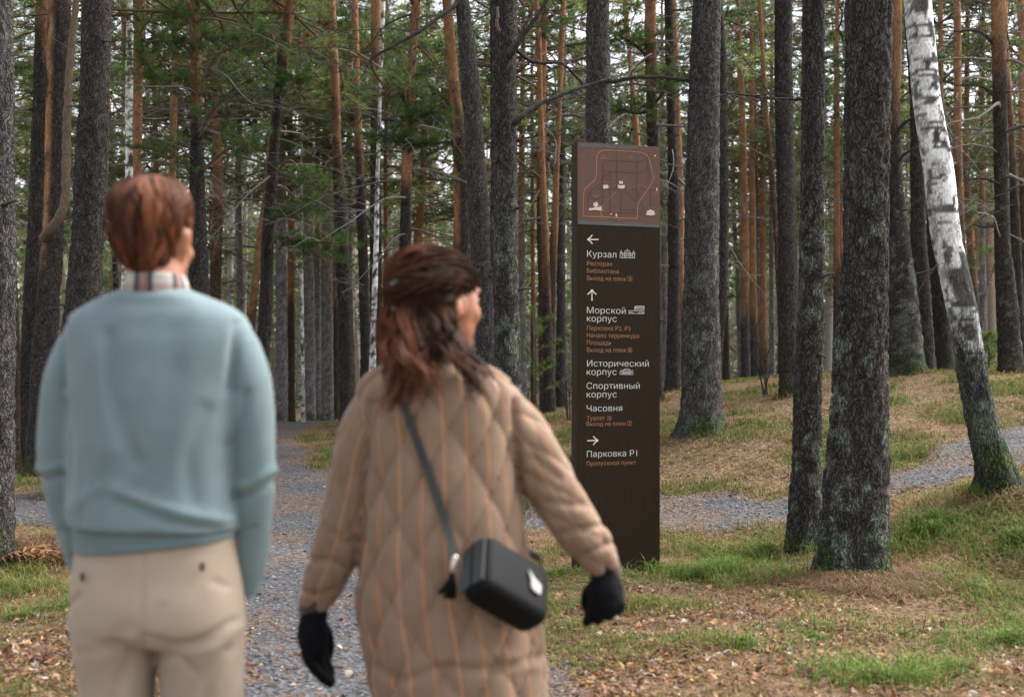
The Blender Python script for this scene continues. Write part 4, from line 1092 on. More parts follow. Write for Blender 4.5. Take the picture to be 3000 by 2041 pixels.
def young_pine(label, px, py, d, h, seed):
    rng = np.random.default_rng(seed)
    b = unproj(px, py, d); b[2] = float(ground(b[0], b[1])[0])
    t = thing('young_pine', label, 'young pine', tuple(b))
    V, T, Q = tube(np.array([[0, 0, -0.1], [0.02, 0, h * 0.5], [0.0, 0, h]]), [0.02, 0.014, 0.005], 6)
    a = Acc(); a.add(V, T, Q, (0.12, 0.08, 0.05)); ob('trunk', a.mesh('young_trunk', [M_TWIG]), t)
    a = Acc()
    for k in range(16):
        z = h * (0.18 + 0.8 * k / 16); az = k * 2.4; L = h * 0.36 * (1.1 - 0.8 * k / 16)
        dv = np.array([math.cos(az), math.sin(az), 0.5])
        P = np.stack([np.array([0, 0, z]) + dv * L * u for u in np.linspace(0, 1, 4)])
        V, T, Q = tube(P, np.linspace(0.007, 0.003, 4), 3, False); a.add(V, T, Q, (0.12, 0.08, 0.05), 0)
        for u in np.linspace(0.35, 1, 5):
            for q in range(2):
                V, T = needle_tuft(rng, np.array([0, 0, z]) + dv * L * u + rng.normal(0, 0.02, 3), dv + rng.normal(0, 0.3, 3), 12, 0.10, 0.009)
                a.add(V, T, None, np.array((0.12, 0.19, 0.04)) * rng.uniform(0.8, 1.3), 1)
    ob('crown', a.mesh('young_crown', [M_TWIG, M_NEEDLE]), t)
young_pine('bright green young pine between the knobbly pine and the sign', 1562, 1235, 21, 1.9, 3)
young_pine('small yellow-green sapling right of the head of the person in blue', 668, 1240, 27, 2.6, 4)
young_pine('tiny green seedling on the rise beside the fringed pine', 2895, 1092, 21, 0.7, 5)

def bracken(label, px, py, seed, n=26, h=0.42, col=(0.17, 0.085, 0.04)):
    rng = np.random.default_rng(seed)
    g = ground_hit(px, py)
    t = thing('dry_bracken', label, 'bracken', (g[0], g[1], float(ground(g[0], g[1])[0])))
    for k in range(n):
        az = rng.uniform(0, 6.28); L = h * rng.uniform(0.6, 1.25)
        u = np.linspace(0, 1, 9)
        S = np.stack([np.cos(az) * L * u ** 0.9, np.sin(az) * L * u ** 0.9, L * (0.95 * u - rng.uniform(0.75, 1.15) * u ** 2)], 1) + rng.normal(0, 0.06, 3) * [1, 1, 0]
        a = Acc(); c = np.array(col) * rng.uniform(0.7, 1.6)
        V, T, Q = tube(S, np.linspace(0.004, 0.0015, 9), 3); a.add(V, T, Q, c * 1.3)
        sv = np.array([-np.sin(az), np.cos(az), 0])
        for i in range(2, 9):
            for sg in (-1, 1):
                l = L * 0.26 * (1.15 - u[i]); p = S[i]
                q = p + sv * sg * l + [np.cos(az) * l * 0.4, np.sin(az) * l * 0.4, rng.normal(-0.25, 0.2) * l]
                wv = np.array([np.cos(az), np.sin(az), 0.2]) * l * 0.16
                a.add(np.stack([p - wv, p + wv, q + wv * 0.2, q - wv * 0.4]), None, [[0, 1, 2, 3]], c)
        ob('frond', a.mesh('frond', [M_LEAF], False), t)
bracken('tangled rust-brown bracken beside the sleeve of the person in blue', 160, 1650, 41, 30, 0.42)
bracken('low brown bracken clump at the left edge of the picture', 14, 1800, 42, 14, 0.22, (0.14, 0.08, 0.04))
bracken('flattened dark bracken in the left foreground litter', 70, 1945, 43, 14, 0.16, (0.11, 0.062, 0.035))

def fallen_twig(label, pts, seed):
    rng = np.random.default_rng(seed)
    G = [ground_hit(*p) for p in pts]
    P = np.array([[g[0], g[1], float(ground(g[0], g[1])[0]) + 0.012 + 0.02 * (i % 2)] for i, g in enumerate(G)])
    o0 = P[0].copy()
    S = resample(P - o0, 16); a = Acc()
    V, T, Q = tube(S, np.linspace(0.006, 0.0025, 16), 5); a.add(V, T, Q, (0.05, 0.04, 0.035))
    for i in (5, 9, 12):
        dv = rng.normal(0, 0.06, 3) + [0.03, 0, 0.05]
        V, T, Q = tube(np.stack([S[i], S[i] + dv * 0.5, S[i] + dv]), [0.003, 0.0025, 0.0015], 4); a.add(V, T, Q, (0.05, 0.04, 0.035))
    tag(ob('fallen_twig', a.mesh('fallen_twig', [M_TWIG]), None, tuple(o0)), label, 'twig')
fallen_twig('thin dark twig lying in the grass at the right', [(2880, 1760), (2905, 1785), (2940, 1812)], 51)
fallen_twig('short dark twig on the leaf litter below the mound', [(2640, 1870), (2690, 1868), (2740, 1880)], 52)
# ------------------------------------------------------------------ the wayfinding sign
SIGN_L = unproj(1693, 1100, 8.5)[:2]                 # near left edge of the front face
SIGN_R = unproj(1934, 1100, 8.70)[:2]
SIGN_W = float(np.linalg.norm(SIGN_R - SIGN_L))
SIGN_YAW = math.atan2(SIGN_R[1] - SIGN_L[1], SIGN_R[0] - SIGN_L[0])
SIGN_Z0 = float(ground(SIGN_L[0] + 0.3, SIGN_L[1])[0]) - 0.03
SIGN_H = CAM_Z + (1100 - 414.5) * 8.5 / F_PX - SIGN_Z0
SIGN_T = 0.13
_ux = (SIGN_R - SIGN_L) / SIGN_W

def suv(px, py):
    """photo pixel -> (across, up) on the sign's front face, metres"""
    dx, dz = (px - CX) / F_PX, -(py - HY) / F_PX
    # solve L + u*ux = t*(dx, 1)
    A = np.array([[_ux[0], -dx], [_ux[1], -1.0]])
    u, t = np.linalg.solve(A, -SIGN_L)
    return u, CAM_Z + t * dz - SIGN_Z0

def flat_mat(name, col, rough=0.6, noise=0.0, scale=200.0, spec=0.3, metal=0.0):
    m, nt, b, L = new_mat(name)
    b.inputs['Base Color'].default_value = (*col, 1); b.inputs['Roughness'].default_value = rough
    b.inputs['Specular IOR Level'].default_value = spec; b.inputs['Metallic'].default_value = metal
    if noise:
        tc = nd(nt, 'ShaderNodeTexCoord'); nz = nd(nt, 'ShaderNodeTexNoise'); nz.inputs['Scale'].default_value = scale; nz.inputs['Detail'].default_value = 3
        L.new(tc.outputs['Object'], nz.inputs['Vector'])
        mr = nd(nt, 'ShaderNodeMapRange'); mr.inputs[1].default_value = 0.3; mr.inputs[2].default_value = 0.7; mr.inputs[3].default_value = 1 - noise; mr.inputs[4].default_value = 1 + noise
        L.new(nz.outputs[0], mr.inputs[0])
        rgb = nd(nt, 'ShaderNodeRGB'); rgb.outputs[0].default_value = (*col, 1)
        sc = nd(nt, 'ShaderNodeVectorMath', operation='SCALE'); L.new(rgb.outputs[0], sc.inputs[0]); L.new(mr.outputs[0], sc.inputs['Scale'])
        L.new(sc.outputs[0], b.inputs['Base Color'])
    return m

def ribbed_mat(name, col):
    """dark brown board with fine upright ribs"""
    m, nt, b, L = new_mat(name)
    tc = nd(nt, 'ShaderNodeTexCoord')
    wv = nd(nt, 'ShaderNodeTexWave'); wv.wave_type = 'BANDS'; wv.bands_direction = 'X'
    wv.inputs['Scale'].default_value = 38; wv.inputs['Distortion'].default_value = 0.6; wv.inputs['Detail'].default_value = 1
    mp = nd(nt, 'ShaderNodeMapping'); mp.inputs['Scale'].default_value = (1, 1, 0.05)
    L.new(tc.outputs['Object'], mp.inputs[0]); L.new(mp.outputs[0], wv.inputs['Vector'])
    nz = nd(nt, 'ShaderNodeTexNoise'); nz.inputs['Scale'].default_value = 60; nz.inputs['Detail'].default_value = 5
    L.new(mp.outputs[0], nz.inputs['Vector'])
    mr = nd(nt, 'ShaderNodeMapRange'); mr.inputs[1].default_value = 0.3; mr.inputs[2].default_value = 0.7; mr.inputs[3].default_value = 0.88; mr.inputs[4].default_value = 1.12
    L.new(nz.outputs[0], mr.inputs[0])
    rgb = nd(nt, 'ShaderNodeRGB'); rgb.outputs[0].default_value = (*col, 1)
    sc = nd(nt, 'ShaderNodeVectorMath', operation='SCALE'); L.new(rgb.outputs[0], sc.inputs[0]); L.new(mr.outputs[0], sc.inputs['Scale'])
    L.new(sc.outputs[0], b.inputs['Base Color'])
    bp = nd(nt, 'ShaderNodeBump'); bp.inputs['Strength'].default_value = 0.2; bp.inputs['Distance'].default_value = 0.003
    L.new(wv.outputs[0], bp.inputs['Height']); L.new(bp.outputs[0], b.inputs['Normal'])
    b.inputs['Roughness'].default_value = 0.68; b.inputs['Specular IOR Level'].default_value = 0.16
    return m

M_SIGN = ribbed_mat('sign_board', (0.0255, 0.0158, 0.0082))
M_SIGNSIDE = ribbed_mat('sign_side', (0.036, 0.024, 0.016))
M_MAP = flat_mat('map_print', (0.135, 0.072, 0.050), 0.6, 0.22, 420)
M_WATER = flat_mat('map_water', (0.105, 0.118, 0.112), 0.6, 0.12, 420)
M_ROAD = flat_mat('map_road', (0.082, 0.046, 0.034), 0.6, 0.12, 420)
M_ROUTE = flat_mat('map_route', (0.50, 0.235, 0.13), 0.6)
M_BUILD = flat_mat('map_building', (0.72, 0.60, 0.51), 0.6, 0.08, 300)
M_CAPT = flat_mat('map_caption', (0.30, 0.19, 0.14), 0.6)
M_WHITE = flat_mat('sign_white', (0.78, 0.76, 0.72), 0.55)
M_COPPER = flat_mat('sign_copper', (0.36, 0.180, 0.095), 0.55)
M_RED = flat_mat('map_red', (0.55, 0.05, 0.04), 0.5)
M_BLUE = flat_mat('map_pool', (0.16, 0.22, 0.32), 0.5)

def bev_box(name, lo, hi, mats, r=0.004, parent=None):
    """box with chamfered edges"""
    import bmesh
    bm = bmesh.new()
    bmesh.ops.create_cube(bm, size=1.0)
    lo, hi = Vector(lo), Vector(hi)
    for v in bm.verts:
        v.co = Vector([(lo[i] + hi[i]) / 2 + v.co[i] * (hi[i] - lo[i]) for i in range(3)])
    bmesh.ops.bevel(bm, geom=bm.edges[:], offset=r, segments=2, affect='EDGES', profile=0.6)
    me = bpy.data.meshes.new(name); bm.to_mesh(me); bm.free()
    for m in mats:
        me.materials.append(m)
    return ob(name, me, parent)

sign = thing('wayfinding_sign', 'tall dark brown wayfinding totem with a map and white Cyrillic directions', 'sign', (SIGN_L[0], SIGN_L[1], SIGN_Z0), None, SIGN_YAW)
body_ = bev_box('sign_body', (0, 0.016, 0), (SIGN_W, SIGN_T, SIGN_H), [M_SIGNSIDE], 0.004, sign)
_mz = suv(1693, 657.5)[1]
_mz2 = suv(1934, 668)[1]
_mz = (_mz + _mz2) / 2
front_ = bev_box('front_panel', (0.002, 0.0, 0.004), (SIGN_W - 0.002, 0.0155, _mz - 0.0015), [M_SIGN], 0.002, sign)
map_ = bev_box('map_panel', (0.002, 0.0, _mz + 0.0015), (SIGN_W - 0.002, 0.0155, SIGN_H - 0.002), [M_MAP], 0.002, sign)

class Flat:
    """flat print on the face: polygons and strokes in (across, up), thin real layers"""
    def __init__(s):
        s.V, s.F = [], []
    def poly(s, pts, y):
        k = len(s.V)
        s.V += [(p[0], y, p[1]) for p in pts]; s.F.append(list(range(k, k + len(pts))))
    def stroke(s, pts, w, y, closed=False):
        P = np.array(pts, float)
        if closed:
            P = np.vstack([P, P[:1]])
        T = np.gradient(P, axis=0); T /= np.linalg.norm(T, axis=1)[:, None] + 1e-9
        N = np.stack([-T[:, 1], T[:, 0]], 1) * (np.broadcast_to(w, (len(P),))[:, None] / 2)
        for i in range(len(P) - 1):
            e = (P[i + 1] - P[i]); e = e / (np.linalg.norm(e) + 1e-9) * 0.0004
            s.poly([P[i] - N[i] - e, P[i + 1] - N[i + 1] + e, P[i + 1] + N[i + 1] + e, P[i] + N[i] - e], y)
    def build(s, name, mat, parent):
        me = bpy.data.meshes.new(name)
        me.from_pydata(s.V, [], s.F); me.materials.append(mat)
        return ob(name, me, parent)

def C1(pts):                       # points measured on the enlarged map crop -> face coordinates
    return [suv(1640 + x / 4.65, 380 + y / 4.65) for x, y in pts]

def curve2(pts, n=60):
    return resample(np.array(pts, float), n)

# water
f = Flat(); f.poly(C1([(262, 192), (430, 200), (780, 222), (1110, 226), (1050, 250), (960, 266), (800, 262), (620, 240), (540, 236), (430, 242), (262, 236)]), -0.0012); f.build('upper_lake', M_WATER, map_)
f = Flat(); f.stroke(curve2(C1([(470, 238), (425, 280), (400, 340), (390, 420), (393, 560), (380, 640), (300, 740), (290, 850), (292, 1010), (262, 1085)]), 60), 0.0055, -0.0012); f.build('stream', M_WATER, map_)
xs_ = np.linspace(252, 1352, 30)
top_ = [(x, 1238 + (x - 250) * 0.043 + 9 * math.sin(x * 0.017)) for x in xs_]; bot_ = [(x, 1286 + (x - 250) * 0.043) for x in xs_]
f = Flat()
for i in range(29):
    f.poly(C1([bot_[i], bot_[i + 1], top_[i + 1], top_[i]]), -0.0012)
f.build('lower_lake', M_WATER, map_)
# roads of the map
for pts in ([(777, 200), (777, 820)], [(590, 1000), (588, 480), (600, 445), (640, 422), (1050, 438), (1120, 425), (1190, 390), (1205, 330)], [(595, 562), (940, 585), (1110, 585), (1170, 560), (1200, 520), (1185, 400)], [(1050, 440), (1048, 1060)],
            [(500, 812), (790, 805), (1050, 815), (1330, 825)], [(836, 835), (832, 1200)], [(380, 1050), (385, 890), (420, 830), (560, 730), (590, 640), (685, 595)], [(685, 570), (685, 1110)], [(885, 840), (1045, 990)],
            [(1235, 830), (1235, 1090)], [(590, 1125), (830, 1135), (1160, 1140), (1060, 850)], [(840, 1095), (1040, 1095)], [(1200, 520), (1225, 640), (1190, 710)], [(415, 850), (430, 930), (500, 960), (580, 900)]):
    f = Flat(); f.stroke(C1(pts), 0.0042, -0.0016); f.build('map_road', M_ROAD, map_)
f = Flat(); f.stroke(C1([(640, 960), (780, 825)]), 0.0018, -0.002); f.stroke(C1([(900, 820), (1095, 742), (1195, 790)]), 0.0018, -0.002); f.stroke(C1([(590, 1030), (770, 850)]), 0.0018, -0.002); f.build('map_footpath', M_CAPT, map_)
# the orange walking route
rt = curve2(C1([(585, 1188), (335, 1178), (321, 1160), (320, 900), (335, 830), (370, 780), (460, 700), (485, 655), (497, 560), (500, 400), (520, 330), (560, 293), (620, 281), (860, 290), (1080, 308), (1140, 320), (1185, 350), (1210, 390), (1240, 500), (1270, 640), (1265, 690), (1230, 760), (1080, 980), (1058, 1030), (1053, 1195), (1040, 1213), (830, 1202), (585, 1188)]), 220)
f = Flat(); f.stroke(rt, 0.0042, -0.0024); f.stroke(C1([(585, 1188), (550, 1125)]), 0.0042, -0.0024); f.stroke(curve2(C1([(560, 1110), (582, 1100), (588, 1060), (575, 1040), (530, 1035)]), 24), 0.0042, -0.0024); f.build('walking_route', M_ROUTE, map_)
# little buildings
def bsym(polys, mat=None, name='building_symbol'):
    f = Flat()
    for p in polys:
        f.poly(C1(p), -0.003)
    f.build(name, mat or M_BUILD, map_)
bsym([[(397, 1072), (566, 1050), (568, 1098), (560, 1104), (480, 1092), (398, 1100)], [(456, 998), (520, 998), (520, 1040), (456, 1040)], [(476, 1040), (500, 1040), (500, 1062), (476, 1064)], [(486, 998), (495, 972), (503, 998)]])
bsym([[(591, 752), (655, 756), (655, 800), (591, 806)]])
bsym([[(656, 762), (677, 764), (677, 798), (656, 800)]], M_BLUE, 'pool_symbol')
bsym([[(806, 702), (857, 704), (857, 738), (806, 738)], [(789, 750), (815, 760), (850, 760), (882, 752), (880, 796), (838, 806), (791, 796)]])
bsym([[(1172, 1138), (1300, 1140), (1290, 1160), (1235, 1170), (1180, 1160)], [(1186, 1104), (1286, 1106), (1286, 1136), (1186, 1136)], [(1206, 1104), (1234, 1088), (1262, 1106)]])
bsym([[(687, 1140), (708, 1140), (706, 1158), (690, 1158)]]); bsym([[(758, 1150), (778, 1150), (778, 1186), (758, 1186)], [(762, 1150), (768, 1136), (774, 1150)]]); bsym([[(1313, 794), (1328, 794), (1328, 836), (1313, 836)]]); bsym([[(1288, 346), (1306, 346), (1306, 366), (1288, 366)]])
bsym([[(1066, 790), (1078, 790), (1078, 824), (1066, 824)]], M_RED, 'location_marker')
for x0, x1, y in [(272, 370, 372), (440, 494, 346), (545, 634, 384), (548, 620, 394), (932, 1004, 390), (1266, 1334, 380), (630, 724, 240), (750, 918, 655), (800, 870, 682), (592, 692, 714), (630, 662, 734), (436, 545, 898), (450, 520, 920), (1284, 1340, 640), (1246, 1336, 856), (1262, 1334, 876), (740, 808, 1118), (536, 638, 1218), (786, 888, 1230), (1186, 1286, 1248), (730, 888, 1296), (1198, 1272, 1068)]:
    f = Flat()
    rg = random.Random(x0 * 7 + y); x = x0
    while x < x1:                       # captions too small to read in the photo: strokes of letter size
        w = rg.uniform(4, 7); f.poly(C1([(x, y + 3), (x + w, y + 3), (x + w, y - 4), (x, y - 4)]), -0.002); x += w + 3
    f.build('map_caption', M_CAPT, map_)
for cx_, cy_, w_ in [(321, 330, 30), (468, 297, 30), (590, 352, 32), (968, 360, 32), (738, 966, 50)]:
    f = Flat(); f.stroke(C1([(cx_ - w_ / 2, cy_ + 14), (cx_ - w_ / 2, cy_ - 12), (cx_ + w_ / 2, cy_ - 12), (cx_ + w_ / 2, cy_ + 14)]), 0.0012, -0.002, True); f.stroke(C1([(cx_, cy_ - 6), (cx_, cy_ + 14)]), 0.0012, -0.002); f.build('map_pictogram', M_CAPT, map_)

# lettering
from mathutils.geometry import tessellate_polygon
def glyph_contours(txt):
    """outlines of a line of text as point lists (the built-in typeface)"""
    cu = bpy.data.curves.new('lettering', 'FONT'); cu.body = txt; cu.size = 1.0
    tmp = bpy.data.objects.new('tmp', cu); COL.objects.link(tmp)
    dg = bpy.context.evaluated_depsgraph_get(); dg.update()
    cv = tmp.to_curve(dg)
    out = []
    for sp in cv.splines:
        P = []
        if sp.type == 'BEZIER':
            n = len(sp.bezier_points)
            for k in range(n):
                a, b = sp.bezier_points[k], sp.bezier_points[(k + 1) % n]
                p0, p1, p2, p3 = [np.array(q[:2]) for q in (a.co, a.handle_right, b.handle_left, b.co)]
                straight = abs(np.cross(p1 - p0, p3 - p0)) + abs(np.cross(p2 - p0, p3 - p0)) < 1e-6
                for t in ([0.0] if straight else np.linspace(0, 1, 5)[:-1]):
                    P.append((1 - t) ** 3 * p0 + 3 * (1 - t) ** 2 * t * p1 + 3 * (1 - t) * t * t * p2 + t ** 3 * p3)
        else:
            P = [np.array(q.co[:2]) for q in sp.points]
        Q = [P[0]]
        for p in P[1:]:
            if np.linalg.norm(p - Q[-1]) > 1e-4:
                Q.append(p)
        if np.linalg.norm(Q[0] - Q[-1]) < 1e-4:
            Q.pop()
        if len(Q) > 2:
            out.append(np.array(Q))
    tmp.to_curve_clear(); bpy.data.objects.remove(tmp)
    return out
def area2(P):
    return 0.5 * np.sum(P[:, 0] * np.roll(P[:, 1], -1) - np.roll(P[:, 0], -1) * P[:, 1])
def inside(pt, P):
    x, y = pt; c = False
    for k in range(len(P)):
        (x1, y1), (x2, y2) = P[k], P[k - 1]
        if (y1 > y) != (y2 > y) and x < (x2 - x1) * (y - y1) / (y2 - y1) + x1:
            c = not c
    return c
def thin_contour(P, d):
    a, b = P - np.roll(P, 1, 0), np.roll(P, -1, 0) - P
    a = a / (np.linalg.norm(a, axis=1)[:, None] + 1e-9); b = b / (np.linalg.norm(b, axis=1)[:, None] + 1e-9)
    na, nb = np.stack([-a[:, 1], a[:, 0]], 1), np.stack([-b[:, 1], b[:, 0]], 1)
    m = na + nb; m = m / np.maximum((m * m).sum(1) / 2, 0.5)[:, None]
    return P + m * d
def text_line(txt, x0, x1, yb, cap, mat, name='lettering', yb2=None, thin=0.0):
    cs = glyph_contours(txt)
    outs, holes = [], []
    for P in cs:
        box = [C for C in cs if C is not P and inside(P[0], C) and abs(area2(C)) > abs(area2(P))]
        (holes if box and np.sign(area2(box[0])) != np.sign(area2(P)) else outs).append(P)
    allp = np.concatenate(outs); xm, xM = allp[:, 0].min(), allp[:, 0].max()
    u0, v0 = suv(x0, yb); u1, v1 = suv(x1, yb2 if yb2 is not None else yb); _, vc = suv(x0, yb - cap)
    sx = (u1 - u0) / (xM - xm); sz = (vc - v0) / 0.727
    V, F = [], []
    for k, P in enumerate(outs):
        hs = [h for h in holes if inside(h[0], P)]
        loops = [thin_contour(q, thin * np.sign(area2(P))) for q in [P] + hs]
        tri = tessellate_polygon([[Vector((p[0], p[1], 0)) for p in q] for q in loops])
        pts = np.concatenate(loops); b = len(V)
        V += [(u0 + (p[0] - xm) * sx, -0.0018 - 0.00006 * (k % 3), v0 + p[1] * sz) for p in pts]
        F += [tuple(b + i for i in t) for t in tri]
    me = bpy.data.meshes.new(name); me.from_pydata(V, [], F); me.materials.append(mat)
    return ob(name, me, sign)

W_, O_ = M_WHITE, M_COPPER
for txt, x0, x1, yb, cap, m in [
        ('Курзал', 1719.7, 1805.5, 752.3, 19, W_), ('Ресторан', 1719.4, 1792.8, 777.6, 13.2, O_), ('Библиотека', 1719.4, 1812.3, 799.2, 13.2, O_), ('Выход на пляж', 1719.4, 1834.6, 820.6, 13.2, O_),
        ('Морской', 1719, 1832.8, 917.5, 19, W_), ('корпус', 1719, 1806.7, 941.6, 19, W_), ('Парковка Р2, Р3', 1719, 1846.4, 966.9, 13.2, O_), ('Начало терренкура', 1719, 1872, 988.2, 13.2, O_),
        ('Площадь', 1719, 1791, 1009.6, 13.2, O_), ('Выход на пляж', 1719, 1834.6, 1031, 13.2, O_), ('Исторический', 1719.7, 1900.6, 1073, 18.6, W_), ('корпус', 1718.5, 1806.3, 1097.9, 18.6, W_),
        ('Спортивный', 1718, 1873.9, 1138.8, 18.6, W_), ('корпус', 1718.5, 1806.7, 1163.9, 18.6, W_), ('Часовня', 1718.5, 1822.6, 1204.8, 18.6, W_), ('Туалет', 1718.5, 1772, 1230.6, 13, O_),
        ('Выход на пляж', 1718, 1833.6, 1247.4, 12.6, O_), ('Парковка Р1', 1719, 1866.4, 1338.5, 18.6, W_), ('Пропускной пункт', 1718.5, 1863, 1363.5, 13, O_)]:
    text_line(txt, x0, x1, yb, cap, m, thin=0.013 if m is W_ else 0.003)
def px2(pts):
    return [suv(*p) for p in pts]
def strokes(name, lines, w, mat, y=-0.0018):
    f = Flat()
    for k, l in enumerate(lines):
        f.stroke(px2(l), w, y - 0.00005 * k)
    return f.build(name, mat, sign)
def arrow(name, tail, tip, h1, h2):
    t, h = np.array(tail), np.array(tip)
    def wing(e):
        e = np.array(e); mid = (h + e) / 2 + (t - h) * 0.06
        return resample(np.array([e, mid, h]), 8).tolist()
    strokes(name, [[tail, tip], wing(h1), wing(h2)], 0.0075, M_WHITE)
arrow('left_arrow', (1753, 702), (1721, 701.4), (1735, 688), (1735, 714.5))
arrow('up_arrow', (1734, 880.6), (1734, 848), (1721, 862), (1747, 862))
arrow('right_arrow', (1720.5, 1290.2), (1752, 1289.4), (1738, 1277), (1738, 1302.6))
for n_, x0, x1, y0, y1, yb in (('3', 1839, 1851.3, 810, 822.7, 820.7), ('1', 1839, 1851, 1018.7, 1031, 1029.2), ('2', 1838, 1850.4, 1233.6, 1245.9, 1244)):
    strokes('number_frame', [[(x0, y0), (x1, y0)], [(x1, y0), (x1, y1)], [(x1, y1), (x0, y1)], [(x0, y1), (x0, y0)]], 0.0026, M_COPPER)
    text_line(n_, (x0 + x1) / 2 - (2 if n_ == '1' else 3.2), (x0 + x1) / 2 + (2 if n_ == '1' else 3.2), yb, 8.6, M_COPPER)
def arc(cx_, cy_, rx, ry, a0, a1, n=12):
    return [(cx_ + rx * math.cos(a), cy_ + ry * math.sin(a)) for a in np.linspace(math.radians(a0), math.radians(a1), n)]
iw = 0.0030
strokes('kursaal_pictogram', [[(1816, 755), (1859.5, 755.5)], [(1816.5, 755), (1816.5, 742)], [(1822.5, 755), (1822.5, 742)], [(1853, 755), (1853, 743)], [(1859, 755), (1859, 743)], [(1815.6, 742), (1823.4, 742)], [(1852, 743), (1860, 743)],
        arc(1819.5, 742, 3.3, 5, 180, 360), arc(1856, 743, 3.3, 5, 180, 360), [(1819.5, 737), (1819.5, 733)], [(1856, 738), (1856, 734)], arc(1837.8, 742, 9, 9, 180, 360), arc(1837.8, 744, 5.5, 5.5, 180, 360), [(1837.8, 733), (1837.8, 730)],
        [(1822, 748.5), (1853, 749)], [(1822, 743), (1853, 743.5)], [(1829, 755), (1829, 742)], [(1833.5, 755), (1833.5, 744)], [(1842, 755), (1842, 744)], [(1847, 755), (1847, 742)]], iw, M_WHITE)
strokes('seaside_building_pictogram', [[(1842.5, 909.5), (1842.5, 917.8)], [(1842.5, 917.8), (1886, 918.5)], [(1886, 918.5), (1886, 911)], [(1842.5, 909.5), (1886, 911)], [(1860, 909), (1859.5, 905.5)], [(1859.5, 905.5), (1886, 906.8)], [(1860, 901.5), (1887, 903)], [(1860, 897), (1884, 896.5)],
        arc(1860.5, 903.5, 2, 2.2, 90, 270, 6), arc(1861, 899, 2, 2.2, 90, 270, 6), arc(1885.5, 904.8, 1.8, 2, -90, 90, 6), arc(1885, 899.5, 2, 3, -90, 90, 6), [(1861, 899.2), (1886, 900)], arc(1849, 919, 7, 4.5, 180, 350), arc(1877, 919.5, 8, 4.5, 190, 350)], iw, M_WHITE)
strokes('old_building_pictogram', [[(1816.5, 1096.5), (1854, 1096.5)], [(1816.5, 1096.5), (1816.5, 1088)], [(1854, 1096.5), (1854, 1088)], [(1816.5, 1088), (1854, 1088)], [(1822, 1096.5), (1822, 1086)], [(1848.5, 1096.5), (1848.5, 1086)], [(1824.5, 1086), (1829, 1080.5)], [(1829, 1080.5), (1842, 1080.5)], [(1842, 1080.5), (1846, 1086)],
        [(1824, 1084), (1847, 1084)], [(1826, 1096), (1826, 1086)], [(1845, 1096), (1845, 1086)], arc(1832, 1096, 2.6, 8, 180, 360, 8), arc(1839, 1096, 2.6, 8, 180, 360, 8), [(1819, 1087), (1819, 1081.5)], [(1851.5, 1087), (1851.5, 1081.5)], [(1822, 1092.5), (1848.5, 1092.5)]], iw * 0.85, M_WHITE)
strokes('toilet_pictogram', [arc(1782, 1219.6, 2, 2, 0, 360), arc(1788, 1220.4, 2, 2, 0, 360), [(1782, 1222), (1778.5, 1230)], [(1778.5, 1230), (1785.5, 1230)], [(1785.5, 1230), (1782, 1222)], [(1784.5, 1224), (1791.8, 1224)], [(1791.8, 1224), (1788, 1231)], [(1788, 1231), (1784.5, 1224)]], 0.0024, M_COPPER)
# ------------------------------------------------------------------ the two walkers
def loft(rows, sides=48, n=40, exp=2.3):
    """closed body of rings: rows = (cx, cy, z, rx, ry[, tilt])"""
    R = np.array([list(r) + [0] * (6 - len(r)) for r in rows], float)
    R = resample(R, n)
    th = np.linspace(0, 2 * np.pi, sides, endpoint=False)
    c, s = np.cos(th), np.sin(th)
    ex = np.sign(c) * np.abs(c) ** (2 / exp); ey = np.sign(s) * np.abs(s) ** (2 / exp)
    X = R[:, 0:1] + R[:, 3:4] * ex; Y = R[:, 1:2] + R[:, 4:5] * ey
    Z = R[:, 2:3] + R[:, 5:6] * (R[:, 3:4] * ex)
    V = np.stack([X, Y, Z], -1).reshape(-1, 3)
    i, j = np.meshgrid(np.arange(n - 1), np.arange(sides), indexing='ij')
    Q = np.stack([i * sides + j, i * sides + (j + 1) % sides, (i + 1) * sides + (j + 1) % sides, (i + 1) * sides + j], -1).reshape(-1, 4)
    j = np.arange(sides)
    V = np.vstack([V, [R[0, 0], R[0, 1], R[0, 2]], [R[-1, 0], R[-1, 1], R[-1, 2]]])
    T = np.vstack([np.stack([np.full(sides, n * sides), (j + 1) % sides, j], 1), np.stack([np.full(sides, n * sides + 1), (n - 1) * sides + j, (n - 1) * sides + (j + 1) % sides], 1)])
    return V, T, Q

def limb_tube(rows, sides=24, n=None, flat=1.0):
    """closed tapered limb with rounded ends: rows = (x, y, z, r)"""
    S = resample(np.array(rows, float), n or 10 * len(rows))
    t0 = S[0, :3] - S[1, :3]; t0 /= np.linalg.norm(t0); t1 = S[-1, :3] - S[-2, :3]; t1 /= np.linalg.norm(t1)
    a = np.array([1.0, 0.92, 0.7, 0.35])
    head = np.array([np.append(S[0, :3] + t0 * S[0, 3] * math.sqrt(1 - k * k), S[0, 3] * k) for k in a[:0:-1]])
    tail = np.array([np.append(S[-1, :3] + t1 * S[-1, 3] * math.sqrt(1 - k * k), S[-1, 3] * k) for k in a[1:]])
    S = np.vstack([head, S, tail])
    return tube(S[:, :3], np.maximum(S[:, 3], 0.001), sides, True, flat)

def ellipsoid(c, r, R=None, n=20):
    th = np.linspace(0, np.pi, n)[1:-1]
    rows = np.array([[0, 0, -math.cos(t), math.sin(t), math.sin(t)] for t in th])
    V, T, Q = loft(rows, 24, n, 2.0)
    V = V * np.array(r)
    if R is not None:
        V = V @ np.array(R).T
    return V + np.array(c), T, Q

